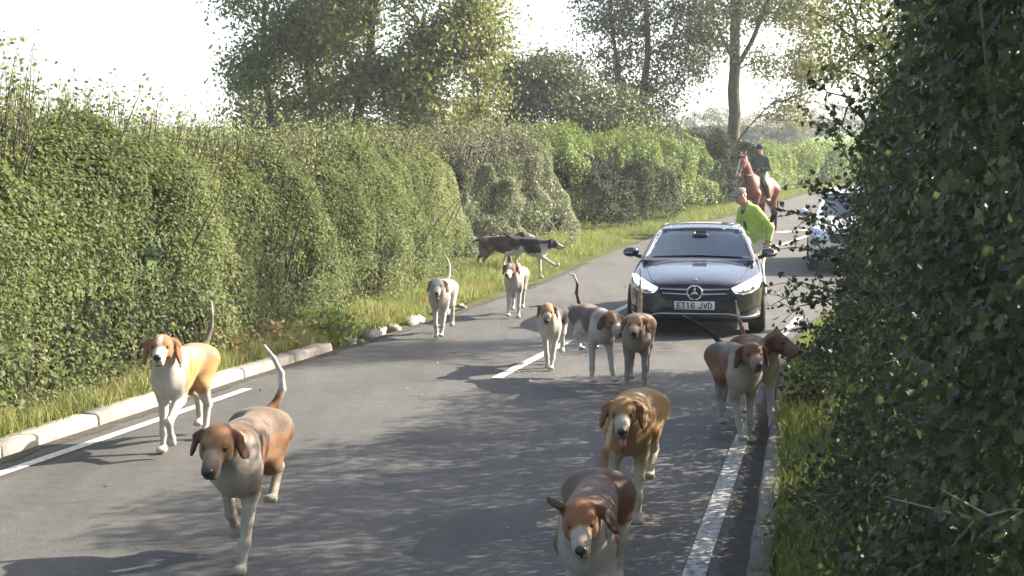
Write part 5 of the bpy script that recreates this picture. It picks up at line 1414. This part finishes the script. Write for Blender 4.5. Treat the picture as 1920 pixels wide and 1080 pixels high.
# side windows, roof rails
for s_ in (-1, 1):
    mb = MB(); cc = []
    for y in np.linspace(1.75, 3.75, 16):
        for z0 in (1.03, ):
            pass
    ys = np.linspace(1.65, 3.8, 18)
    def xat(y, z):
        xs_ = np.linspace(.3, 1.0, 141); dd = sh(np.stack([xs_, np.full(141, y), np.full(141, z)], -1)); k_ = int(np.argmax(dd > 0))
        return float(xs_[k_])
    top = [min(1.372, .985 + (y - 1.45) * .66) if y < 2.4 else 1.372 - max(0, (y - 3.0)) * .36 for y in ys]
    Vw = []
    for y, zt in zip(ys, top):
        for z in (1.015, (1.015 + max(zt, 1.03)) / 2, max(zt, 1.03)): Vw.append((s_ * (xat(y, z) + .004), y, z))
    Fw = [(i * 3 + j, i * 3 + j + 1, i * 3 + j + 4, i * 3 + j + 3) for i in range(len(ys) - 1) for j in range(2)]
    mesh('side_window', Vw, Fw, M_GLASS, car, True)
    mesh('side_window_dark_sheet', [(x - s_ * .003, y, z) for x, y, z in Vw], Fw, M_INNER, car, True)  # dark sheet behind the pane in place of a dim interior
    # door mirror
    mir_ = empty('door_mirror', (s_ * .875, 1.58, 1.0)); mir_.parent = car
    mb = MB(); mb.ball((s_ * .085, .0, .045), (.115, .085, .075), 16, 10, rot_xyz(0, s_ * 4, 0)); mb.build('mirror_housing', M_CAR, mir_, True)
    mb = MB(); mb.tube([(s_ * -.06, .02, -.03), (s_ * .03, .01, .0)], [.03, .022], 8); mb.build('mirror_arm', M_BLKP, mir_, True)
    mb = MB(); mb.ball((s_ * .10, -.055, .035), (.07, .035, .012), 10, 6); mb.build('indicator_strip', M_REFL, mir_, True)
    wheel(car, (s_ * .80, .82, .335), .335, s_); wheel(car, (s_ * .80, 3.66, .335), .335, s_)
    mb = MB(); pts = [(s_ * (xat(y, z) - .002), y, z) for y, z in zip(np.linspace(2.15, 3.6, 14), [1.385] + [1.40] * 8 + [1.395, 1.375, 1.35, 1.29, 1.21])]
    mb.tube(pts, .010, 5); mb.build('roof_trim', M_CHROME if False else M_SATIN, car, True)
mb = MB(); mb.box((0, 2.3, .185), (1.5, 3.9, .03)); mb.build('underbody', M_RUBBER, car)

# ---- the white car behind the sprigs
WX, WY, WH = 6.72, 27.4, 14
slope = math.atan2(hz(WY + 3.4) - hz(WY + .8), 2.6)
wcar = empty('parked_car', (WX, WY, hz(WY + .8) - .8 * math.tan(slope) + .02), (slope, 0, -R(WH)))
tag(wcar, 'white car with dark windscreen half hidden behind the dark sprigs on the right', 'car')
s2 = Shell(low=[(.06, .24), (.0, .32), (-.02, .55), (.02, .75), (.10, .86), (.40, .95), (.80, 1.02), (1.15, 1.06), (2.4, 1.06), (3.7, 1.06), (4.12, 1.0), (4.15, .5), (4.1, .32), (3.8, .24), (2.0, .23)],
           plan=[(.0, -.02), (.40, .0), (.66, .06), (.82, .2), (.875, .45), (.89, .9), (.89, 3.4), (.86, 3.9), (.72, 4.14), (0, 4.17)],
           house=[(.95, .95), (1.35, 1.25), (1.72, 1.52), (2.1, 1.60), (2.8, 1.62), (3.6, 1.56), (3.95, 1.3), (4.1, .98)],
           house_half=([.9, 1.05, 1.3, 1.52, 1.65], [.79, .775, .70, .61, .52]), half=.89, L=4.17, wheels=(.80, 3.40), crown=.08)
V, F = s2.mesh(.03)
mesh('body', V, F, M_WCAR, wcar, True)
patch(s2, ws_outline(1.09, 1.50, .70, .58), .004, 'windscreen_surround', M_BLKP, wcar, .04, y0=.6)
patch(s2, ws_outline(1.105, 1.485, .68, .56), .006, 'dim_cabin_sheet', M_INNER, wcar, .04, y0=.6)  # dark sheet under the windscreen, no cabin modelled behind it
patch(s2, ws_outline(1.105, 1.485, .68, .56), .012, 'windscreen', M_GLASS, wcar, .04, y0=.6, thick=.002)
patch(s2, [(-.40, .60), (.40, .60), (.46, .72), (.40, .78), (-.40, .78), (-.46, .72)], .005, 'grille', M_RUBBER, wcar, .03)
patch(s2, [(-.55, .36), (.55, .36), (.60, .44), (.50, .50), (-.50, .50), (-.60, .44)], .005, 'lower_intake', M_RUBBER, wcar, .03)
mb = MB(); mb.box((0, -.045, .545), (.52, .012, .11), None, .005); mb.build('number_plate', M_DIRTPL, wcar)
for s_ in (-1, 1):
    patch(s2, [(s_ * x, z) for x, z in [(.50, .72), (.60, .68), (.76, .72), (.84, .80), (.83, .88), (.66, .86)]][::s_], .006, 'headlamp', M_REFL, wcar, .03)
    mir_ = empty('door_mirror', (s_ * .90, 1.30, 1.08)); mir_.parent = wcar
    mb = MB(); mb.ball((s_ * .09, .0, .05), (.115, .085, .085), 14, 8); mb.build('mirror_housing', M_WCAR, mir_, True)
    mb = MB(); mb.tube([(s_ * -.06, .02, -.02), (s_ * .03, .01, .01)], [.03, .022], 8); mb.build('mirror_arm', M_BLKP, mir_, True)
    wheel(wcar, (s_ * .78, .80, .34), .34, s_); wheel(wcar, (s_ * .78, 3.40, .34), .34, s_)
# ------------------------------------------------------------------ horse, rider, man in the yellow jacket
M_HORSE = coatmat('horse_coat', .5, 40, .12)
M_SKIN = coatmat('skin', .55, 60, .06)
M_CLOTH = coatmat('woven_cloth', .85, 120, .14)
def hivis():
    m, nt, b, out = newmat('yellow_jacket_cloth'); f = noise(nt, 9, 4); g = noise(nt, 150, 2)
    nt.links.new(ramp(nt, f, [(.3, (.29, .41, .06)), (.7, (.42, .55, .10))]), b.inputs['Base Color'])
    b.inputs['Roughness'].default_value = .7
    tc = nt.nodes.new('ShaderNodeTexCoord'); sx = nt.nodes.new('ShaderNodeSeparateXYZ'); nt.links.new(tc.outputs['Object'], sx.inputs[0])
    wv = nt.nodes.new('ShaderNodeMath'); wv.operation = 'MULTIPLY_ADD'; wv.inputs[1].default_value = .22; nt.links.new(sx.outputs['X'], wv.inputs[0]); nt.links.new(sx.outputs['Z'], wv.inputs[2])
    a1 = nt.nodes.new('ShaderNodeMath'); a1.operation = 'COMPARE'; a1.inputs[1].default_value = 1.06; a1.inputs[2].default_value = .022; nt.links.new(wv.outputs[0], a1.inputs[0])
    src = b.inputs['Base Color'].links[0].from_socket
    nt.links.new(mix(nt, a1.outputs[0], src, (.42, .44, .34)), b.inputs['Base Color'])
    bump(nt, b, f, .7, .04); return m
M_HIVIS = hivis()
def attrmat(): return M_CLOTH
M_NAVY = plain('navy_jumper', (.02, .022, .03), .9)
M_TROUS = plain('cream_trouser_cloth', (.58, .54, .46), .85, bmp=.3)
M_CAP = plain('grey_cap_tweed', (.23, .21, .19), .9, nscale=120, var=.3)
M_HAIRG = plain('grey_hair', (.30, .29, .28), .8, nscale=120, var=.3)
M_TWEED = plain('green_tweed', (.075, .08, .055), .9, nscale=150, var=.35)
M_BREECH = plain('drab_breeches', (.22, .20, .145), .85)
M_BOOT = plain('black_leather', (.02, .017, .015), .35)
M_HELM = plain('black_velvet', (.012, .012, .014), .8)
M_MANE = plain('dark_mane_hair', (.085, .035, .02), .6, nscale=90, var=.4)
M_TAILH = plain('dark_tail_hair', (.04, .02, .014), .6, nscale=90, var=.4)
M_REFLECT = plain('reflective_tape', (.55, .56, .55), .3, .3)
M_SKINP = plain('skin_tone', (.42, .24, .17), .55, var=.08)
M_GLOVE = plain('glove_leather', (.16, .10, .06), .6)

def hand(base, dirv, palm_n, curl, mat, parent, side=1, sc_=1.0, loc=(0, 0, 0)):
    """palm plus five fingers; dirv points along the fingers, palm_n out of the palm"""
    x = unitv(dirv); z = unitv(np.array(palm_n) - x * (np.array(palm_n) @ x)); y = np.cross(z, x) * side
    def T(a, b_, c): return np.array(base) + (x * a + y * b_ + z * c) * sc_
    pr = [Ell(T(.045, 0, 0), np.array((.052, .040, .016)) * sc_, np.stack([x, y, z], 1), 'p', .012)]
    for (o, L, off_) in ((-.030, .070, .088), (-.010, .080, .094), (.010, .075, .092), (.029, .058, .084)):
        p0 = T(off_ - .02, o, 0); a = 0; p = T(off_, o, 0); pr.append(Cone(p0, p, .0095 * sc_, .0092 * sc_, 'f', .006))
        for j, q in enumerate((.45, .32, .23)):
            a += R(curl * (.7 + .3 * j)); n = p + (x * math.cos(a) + z * math.sin(a)) * L * q * sc_
            pr.append(Cone(p, n, (.0092 - .001 * j) * sc_, (.0085 - .001 * j) * sc_, 'f', .003)); p = n
    p = T(.015, -.036, .004); n = T(.050, -.062, .018); pr.append(Cone(p, n, .013 * sc_, .0105 * sc_, 't', .008)); pr.append(Cone(n, T(.082, -.060, .032), .0105 * sc_, .009 * sc_, 't', .004))
    V, F = implicit(pr, .005)
    return mesh('hand', V, F, mat, parent, True)

# ---- man in the yellow jacket, local x forward (to the car), y to his left, z up
man = empty('person', (4.10, 23.15, hz(23.15)), (0, 0, R(180 + 20)))
tag(man, 'person in bright yellow jacket and grey cap leaning toward the dark car', 'person')
hd = np.array([.35, .015, 1.70]); RHm = rot_xyz(0, 22, 6)
def Hm(x, y, z): return hd + RHm @ np.array([x, y, z])
bp = []
bp.append(Ell(hd, (.098, .076, .112), RHm, 'head', .02)); bp.append(Ell(Hm(.025, 0, -.07), (.070, .056, .06), RHm, 'head', .03)); bp.append(Ell(Hm(.058, 0, -.105), (.030, .032, .022), RHm, 'head', .02))
bp.append(Cone(Hm(.092, 0, .015), Hm(.118, 0, -.028), .010, .016, 'head', .012)); bp.append(Ell(Hm(.088, 0, -.062), (.018, .026, .009), RHm, 'lips', .008))
for s_ in (-1, 1):
    bp.append(Ell(Hm(-.005, .078 * s_, -.012), (.026, .010, .034), RHm @ rot_xyz(0, 0, 20 * s_), 'head', .006))
    bp.append(Ell(Hm(.082, .030 * s_, .022), (.014, .022, .008), RHm, 'head', .008))
    bp.append(Ell(Hm(.088, .031 * s_, .004), (.012, .014, .007), RHm, None, .008, sub=True))
bp.append(Cone(Hm(-.03, 0, -.06), (.24, 0, 1.50), .058, .066, 'neck', .03))
torso = [Cone((.0, 0, .98), (.09, 0, 1.22), .125, .14, 'shirt', .06, 1.3), Cone((.09, 0, 1.22), (.18, 0, 1.42), .14, .12, 'shirt', .06, 1.35), Cone((.17, .16, 1.45), (.17, -.16, 1.45), .075, .075, 'shirt', .05), Ell((-.02, 0, .95), (.14, .175, .14), None, 'trouser', .05)]
larm = [(.15, .205, 1.44), (-.07, .29, 1.18), (-.04, .27, .95)]; rarm = [(.18, -.205, 1.44), (.20, -.28, 1.17), (.42, -.20, 1.06)]
arms = [Cone(a[0], a[1], .056, .044, 'shirt', .03) for a in (larm, rarm)] + [Cone(a[1], a[2], .044, .030, 'shirt', .02) for a in (larm, rarm)]
lg = []
for s_, k, an in ((1, (.03, .11, .50), (-.04, .12, .09)), (-1, (.10, -.10, .50), (.07, -.11, .09))):
    lg += [Cone((-.01, .10 * s_, .92), k, .095, .058, 'trouser', .04), Cone(k, an, .056, .037, 'trouser', .02)]
allb = bp + torso + arms + lg
V, F = implicit(allb, .012)
def mcol(p, t, X):
    c = {'head': (.44, .25, .175), 'lips': (.36, .16, .12), 'neck': (.42, .24, .165), 'shirt': (.02, .022, .03), 'trouser': (.5, .46, .4)}[p.tag]
    return np.tile(c, (len(X), 1))
mesh('body', V, F, M_SKIN, man, True, cols={'coat': paint(allb, V, mcol, .006)})
for s_ in (-1, 1):
    mb = MB(); mb.ball(Hm(.083, .031 * s_, .003), .0105, 8, 6); mb.build('eye', M_EYE, man, True)
hand(larm[2], unitv((.35, -.15, -.9)), (-.2, -1, 0), 28, M_SKINP, man, 1)
hand(rarm[2], unitv((.9, .1, -.35)), (0, 0, -1), 14, M_SKINP, man, -1)
# jacket: a looser skin over torso and arms, open at the front
jk = [Cone((-.05, 0, .90), (.05, 0, 1.15), .165, .175, 'j', .06, 1.22), Cone((.05, 0, 1.15), (.155, 0, 1.42), .175, .145, 'j', .06, 1.32), Cone((.155, .17, 1.46), (.155, -.17, 1.46), .088, .088, 'j', .06),
      Cone((.19, 0, 1.47), (.245, 0, 1.56), .10, .088, 'j', .03, 1.05)]
for a in (larm, rarm):
    e1 = np.array(a[1]); h1 = np.array(a[2]); jk += [Cone(a[0], e1, .084, .070, 'j', .014), Cone(e1, e1 + (h1 - e1) * .88, .070, .056, 'j', .008)]
rj = np.random.default_rng(4)
for i in range(34):      # folds
    t = rj.uniform(0, 1); yy = rj.uniform(-.2, .2); c0 = np.array([-.04 + .2 * t, yy, .92 + .5 * t]); side_ = 1 if rj.uniform() < .6 else -1
    base_ = c0 + np.array([-.15 * (1 - (yy / .3) ** 2), 0, 0]) if side_ == 1 else c0 + np.array([0, .19 * np.sign(yy), 0])
    jk.append(Cone(base_, base_ + rj.normal(size=3) * np.array([.03, .08, .10]), .013, .007, 'j', .018))
jk.append(Ell((.36, 0, 1.12), (.16, .10, .44), rot_xyz(0, 22, 0), None, .02, sub=True))
jk.append(Cone((.24, 0, 1.50), (.31, 0, 1.66), .078, .085, None, .01, sub=True))
V, F = implicit(jk, .013)
jacket = mesh('jacket', V, F, M_HIVIS, man, True)
def band(pts_c, r, name, mat, parent, w_=.025, n=28, sy=1.25):
    mb = MB(); a = np.arange(n) / n * 2 * np.pi
    V = []; F = []
    for k, zo in enumerate((-w_, w_)):
        for t in a: V.append(np.array(pts_c) + np.array([r * math.cos(t), r * sy * math.sin(t), zo + .35 * 0]))
    F = [(j, (j + 1) % n, n + (j + 1) % n, n + j) for j in range(n)]
    return mesh(name, V, F, mat, parent, True)
trp = [Cone((-.01, .10 * s_, .96), k, .112, .082, 't', .04) for s_, k in ((1, (.03, .11, .50)), (-1, (.10, -.10, .50)))] + [Cone(k, an, .080, .070, 't', .02) for k, an in (((.03, .11, .50), (-.04, .12, .10)), ((.10, -.10, .50), (.07, -.11, .10)))] + [Ell((-.03, 0, .95), (.145, .185, .12), None, 't', .04)]
V, F = implicit(trp, .014); mesh('trousers', V, F, M_TROUS, man, True)
for an in ((-.04, .12, .05), (.07, -.11, .05)):
    V, F = implicit([Ell((an[0] + .06, an[1], .045), (.135, .048, .045), None, 's', .03), Cone((an[0] - .01, an[1], .05), (an[0], an[1], .13), .05, .05, 's', .03)], .012)
    mesh('shoe', V, F, M_BOOT, man, True)
V, F = implicit([Ell(Hm(-.012, 0, .062), (.122, .098, .060), RHm @ rot_xyz(0, 6, 0), 'c', .03), Ell(Hm(.105, 0, .050), (.052, .066, .011), RHm @ rot_xyz(0, 12, 0), 'c', .015)], .009)
mesh('flat_cap', V, F, M_CAP, man, True)
V, F = implicit([Ell(Hm(-.045, 0, -.005), (.070, .080, .060), RHm, 'h', .02)], .009)
mesh('hair', V, F, M_HAIRG, man, True)

# ---- horse, x forward
HX, HY, HHD = 6.72, 38.0, -33
horse = empty('horse', (HX, HY, hz(HY)), (0, -math.atan(.055), R(-90 + HHD)))
tag(horse, 'chestnut horse with white blaze and dark legs walking down the lane', 'horse')
hp = []
A = hp.append
A(Ell((-.05, 0, 1.13), (.66, .285, .325), None, 'b', .1)); A(Ell((.50, 0, 1.16), (.26, .235, .32), rot_xyz(0, -15, 0), 'b', .1)); A(Ell((-.62, 0, 1.25), (.34, .285, .29), None, 'b', .1))
A(Cone((.40, 0, 1.46), (-.55, 0, 1.40), .11, .16, 'b', .12)); A(Cone((.52, 0, 1.32), (.86, -.02, 1.72), .215, .135, 'n', .1, .72)); A(Cone((.86, -.02, 1.72), (.98, -.03, 1.93), .13, .105, 'n', .06, .75))
hhd = np.array([1.02, -.03, 1.94]); RHh = rot_xyz(0, 0, -10) @ rot_xyz(0, 58, 0)
def Hh(x, y, z): return hhd + RHh @ np.array([x, y, z])
A(Ell(Hh(.10, 0, 0), (.20, .105, .125), RHh, 'h', .05)); A(Ell(Hh(.10, 0, -.09), (.12, .06, .10), RHh, 'h', .05)); A(Cone(Hh(.18, 0, .0), Hh(.50, 0, -.02), .090, .062, 'h', .05)); A(Ell(Hh(.535, 0, -.025), (.065, .062, .075), RHh, 'z', .03)); A(Cone(Hh(.30, 0, -.08), Hh(.50, 0, -.085), .05, .036, 'h', .03))
for s_ in (-1, 1):
    A(Cone(Hh(-.06, .06 * s_, .08), Hh(-.20, .075 * s_, .12), .034, .008, 'e', .015)); A(Ell(Hh(.13, .085 * s_, .045), (.04, .02, .028), RHh, 'h', .015))
    A(Ell(Hh(.575, .034 * s_, .0), (.018, .016, .02), RHh, 'z', .01))
for key, s_, sw in (('f', 1, 9), ('f', -1, -13), ('h', 1, -12), ('h', -1, 10)):
    if key == 'f':
        c = leg_chain((.50, .155 * s_, 1.02), [(-.02, -.015 * s_, -.46), (-.01, 0, -.37), (.045, 0, -.10)], (sw, -max(0, -sw) * 1.2, 0), 0, s_)
        A(Cone(c[0], c[0] + (c[1] - c[0]) * .5, .13, .085, 'b', .06)); A(Cone(c[0] + (c[1] - c[0]) * .4, c[1], .085, .060, 'l0', .03)); A(Ell(c[1], (.062, .056, .07), None, 'l1', .02)); A(Cone(c[1], c[2], .046, .040, 'l1', .02)); A(Ell(c[2], (.052, .046, .05), None, 'l1', .015)); A(Cone(c[2], c[3], .04, .048, 'l2', .015)); A(Cone(c[3], c[3] + np.array([.02, 0, -.055]), .052, .066, 'hf', .008))
    else:
        c = leg_chain((-.66, .155 * s_, 1.18), [(.13, -.01 * s_, -.30), (-.26, 0, -.33), (.06, -.005 * s_, -.40), (.045, 0, -.10)], (sw, 0, 0, 0), 0, s_)
        A(Cone(c[0], c[1], .20, .13, 'b', .08)); A(Cone(c[1], c[2], .125, .058, 'l0', .05)); A(Ell(c[2], (.062, .05, .075), None, 'l1', .02)); A(Cone(c[2], c[3], .048, .042, 'l1', .02)); A(Ell(c[3], (.052, .046, .05), None, 'l1', .015)); A(Cone(c[3], c[4], .04, .048, 'l2', .015)); A(Cone(c[4], c[4] + np.array([.02, 0, -.055]), .052, .066, 'hf', .008))
V, F = implicit(hp, .022)
CH = np.array((.145, .046, .02)); CHD = np.array((.06, .024, .015))
def hcol(p, t, X):
    n = len(X); w1 = wob(X, 44, 3)
    if p.tag == 'hf': return np.tile((.05, .04, .035), (n, 1))
    if p.tag in ('l1', 'l2'): return np.tile((.04, .02, .015), (n, 1)) if not (p.tag == 'l2' and X is None) else None
    if p.tag == 'l0': return CH + (np.array((.05, .022, .016)) - CH) * np.clip(t * 1.1, 0, 1)[:, None]
    if p.tag in ('h', 'z'):
        q = (X - hhd) @ RHh; m = (1 - sstep(.020, .040, np.abs(q[:, 1] + .004 * w1))) * sstep(-.01, .05, q[:, 2]) * sstep(.02, .06, q[:, 0])
        o = CH * np.ones((n, 1)) if p.tag == 'h' else np.tile((.20, .10, .06), (n, 1))
        return o * (1 - m[:, None]) + np.array(WHITE) * m[:, None]
    return np.clip(CH * (1 + .18 * w1)[:, None], .01, 1)
mesh('body', V, F, M_HORSE, horse, True, cols={'coat': paint(hp, V, hcol, .02)})
for s_ in (-1, 1):
    mb = MB(); mb.ball(Hh(.135, .100 * s_, .045), .022, 10, 8); mb.build('eye', M_EYE, horse, True)
# mane and tail made of locks
mb = MB(); rh = np.random.default_rng(6)
for i in range(46):
    t = i / 45; p = np.array([.42, 0, 1.50]) * (1 - t) + np.array([.93, -.03, 2.06]) * t + np.array([-.06 * math.sin(t * 3.1), 0, .03 * math.sin(t * 3.1)])
    L = rh.uniform(.14, .26); s_ = -1; mb.tube([p, p + np.array([-.03, .05 * s_, .01]), p + np.array([-.02 + rh.normal() * .02, .13 * s_, -L * .5]), p + np.array([.0 + rh.normal() * .03, .15 * s_, -L])], [.016, .018, .014, .004], 5)
for i in range(10):
    p = Hh(-.05, rh.normal() * .03, .11); mb.tube([p, p + RHh @ np.array([.06, rh.normal() * .02, .05]), p + RHh @ np.array([.17, rh.normal() * .03, .03])], [.012, .012, .003], 5)
mb.build('mane', M_MANE, horse, True)
mb = MB()
for i in range(34):
    o = rh.normal(size=3) * np.array([.03, .04, .02]); L = rh.uniform(.75, 1.0)
    mb.tube([np.array([-.93, 0, 1.34]) + o * .3, np.array([-1.05, 0, 1.22]) + o, np.array([-1.10, .0, .95]) + o * 1.7, np.array([-1.12 + rh.normal() * .03, rh.normal() * .05, 1.28 - L])], [.02, .022, .018, .005], 5)
mb.build('tail', M_TAILH, horse, True)
mb = MB(); mb.tube([Hh(.40, .075 * math.cos(t), -.03 + .085 * math.sin(t)) for t in np.linspace(0, 2 * math.pi, 20)], .010, 5, False)
mb.tube([Hh(-.02, .115 * math.cos(t), -.02 + .135 * math.sin(t)) for t in np.linspace(-.4, math.pi + .4, 16)], .010, 5, False)
for s_ in (-1, 1):
    mb.tube([Hh(.0, .112 * s_, .02), Hh(.2, .10 * s_, -.01), Hh(.42, .072 * s_, -.05)], .009, 5)
    mb.tube([Hh(.44, .07 * s_, -.06), (.95, .12 * s_, 1.50), (.62, .12 * s_, 1.55), (.26, .07 * s_, 1.72)], .008, 5)
mb.build('bridle', M_BOOT, horse, True)
V, F = implicit([Ell((-.02, 0, 1.47), (.30, .20, .075), None, 's', .05), Ell((.20, 0, 1.53), (.07, .12, .07), None, 's', .05), Ell((-.27, 0, 1.55), (.08, .16, .06), None, 's', .05), Ell((.05, .26, 1.27), (.20, .035, .26), rot_xyz(12, 0, 0), 's', .03), Ell((.05, -.26, 1.27), (.20, .035, .26), rot_xyz(-12, 0, 0), 's', .03)], .018)
mesh('saddle', V, F, plain('brown_saddle_leather', (.06, .03, .018), .4), horse, True)

# ---- rider
rider = empty('person', (HX, HY, hz(HY)), (0, -math.atan(.055), R(-90 + HHD)))
tag(rider, 'person in dark green jacket and black riding hat sitting on the chestnut horse', 'person')
h0 = np.array([.02, 0, 2.28]); RR = rot_xyz(0, 8, 2)
def Hr(x, y, z): return h0 + RR @ np.array([x, y, z])
rp = [Ell(h0, (.098, .076, .112), RR, 'head', .02), Ell(Hr(.025, 0, -.07), (.070, .056, .06), RR, 'head', .03), Ell(Hr(.058, 0, -.105), (.030, .032, .022), RR, 'head', .02), Cone(Hr(.092, 0, .015), Hr(.116, 0, -.028), .010, .016, 'head', .012), Ell(Hr(.088, 0, -.062), (.018, .026, .009), RR, 'lips', .008), Cone(Hr(-.02, 0, -.06), (-.03, 0, 2.09), .055, .062, 'head', .03)]
for s_ in (-1, 1): rp += [Ell(Hr(-.005, .078 * s_, -.012), (.026, .010, .034), RR, 'head', .006), Ell(Hr(.088, .031 * s_, .004), (.012, .014, .007), RR, None, .008, sub=True)]
rt = [Cone((-.10, 0, 1.60), (-.06, 0, 1.85), .12, .135, 'c', .06, 1.25), Cone((-.06, 0, 1.85), (-.03, 0, 2.02), .135, .11, 'c', .06, 1.35), Cone((-.03, .15, 2.03), (-.03, -.15, 2.03), .072, .072, 'c', .05), Ell((-.10, 0, 1.60), (.17, .19, .12), None, 'b', .05)]
ra = []; HD = {}
for s_ in (-1, 1):
    sh_ = np.array([-.03, .195 * s_, 2.01]); el = np.array([-.05, .27 * s_, 1.74]); hn = np.array([.20, .09 * s_, 1.72]); HD[s_] = hn
    ra += [Cone(sh_, el, .055, .043, 'c', .03), Cone(el, hn, .043, .030, 'c', .02)]
rl = []
for s_ in (-1, 1):
    kn = np.array([.30, .31 * s_, 1.33]); an = np.array([.10, .34 * s_, .92]); rl += [Cone((-.08, .12 * s_, 1.58), kn, .10, .068, 'b', .04), Cone(kn, an, .062, .042, 'k', .02), Ell(an + np.array([.06, .01 * s_, -.05]), (.125, .043, .042), None, 'k', .03)]
allr = rp + rt + ra + rl
V, F = implicit(allr, .013)
def rcol(p, t, X): return np.tile({'head': (.42, .25, .18), 'lips': (.36, .16, .12), 'c': (.07, .075, .05), 'b': (.24, .22, .16), 'k': (.022, .018, .016)}[p.tag], (len(X), 1))
mesh('body', V, F, M_SKIN, rider, True, cols={'coat': paint(allr, V, rcol, .006)})
for s_ in (-1, 1):
    mb = MB(); mb.ball(Hr(.083, .031 * s_, .003), .0105, 8, 6); mb.build('eye', M_EYE, rider, True)
    hand(HD[s_] - np.array([.01, 0, 0]), unitv((.8, -.25 * s_, -.25)), (0.1, -1 * s_, -.2), 62, M_GLOVE, rider, s_)
jr = [Cone((-.11, 0, 1.56), (-.06, 0, 1.85), .165, .150, 'j', .06, 1.22), Cone((-.06, 0, 1.85), (-.03, 0, 2.02), .150, .128, 'j', .06, 1.32), Cone((-.03, .155, 2.03), (-.03, -.155, 2.03), .084, .084, 'j', .05), Cone((-.03, 0, 2.05), (-.02, 0, 2.12), .095, .07, 'j', .03)]
for s_ in (-1, 1):
    sh_ = np.array([-.03, .195 * s_, 2.01]); el = np.array([-.05, .27 * s_, 1.74]); jr += [Cone(sh_, el, .076, .064, 'j', .03), Cone(el, el + (HD[s_] - el) * .85, .062, .048, 'j', .02)]
V, F = implicit(jr, .016); mesh('jacket', V, F, M_TWEED, rider, True)
bt = []
for s_ in (-1, 1):
    kn = np.array([.30, .31 * s_, 1.33]); an = np.array([.10, .34 * s_, .92])
    V, F = implicit([Cone(kn + (an - kn) * .12, an, .078, .054, 'k', .02), Ell(an + np.array([.06, .01 * s_, -.05]), (.14, .052, .05), None, 'k', .03)], .015); mesh('boot', V, F, M_BOOT, rider, True)
V, F = implicit([Ell(Hr(-.008, 0, .055), (.125, .105, .095), RR, 'c', .03), Ell(Hr(.115, 0, .03), (.05, .07, .012), RR @ rot_xyz(0, 14, 0), 'c', .015)], .011)
mesh('riding_hat', V, F, M_HELM, rider, True)
# ------------------------------------------------------------------ thin air haze round the whole place
mb = MB(); x0, x1, y0, y1, z0, z1 = -760, 760, -45, 960, -1.2, 46
mb.box(((x0 + x1) / 2, (y0 + y1) / 2, (z0 + z1) / 2), (x1 - x0, y1 - y0, z1 - z0))
hzm = bpy.data.materials.new('haze'); hzm.use_nodes = True; nt = hzm.node_tree
nt.nodes.remove(nt.nodes['Principled BSDF'])
pv = nt.nodes.new('ShaderNodeVolumePrincipled'); pv.inputs['Color'].default_value = (.86, .92, 1.0, 1)
pv.inputs['Density'].default_value = .0009; pv.inputs['Anisotropy'].default_value = .25
nt.links.new(pv.outputs[0], nt.nodes['Material Output'].inputs['Volume'])
tag(mb.build('haze', hzm), 'pale haze hanging over the lane and the far fields', kind='stuff')
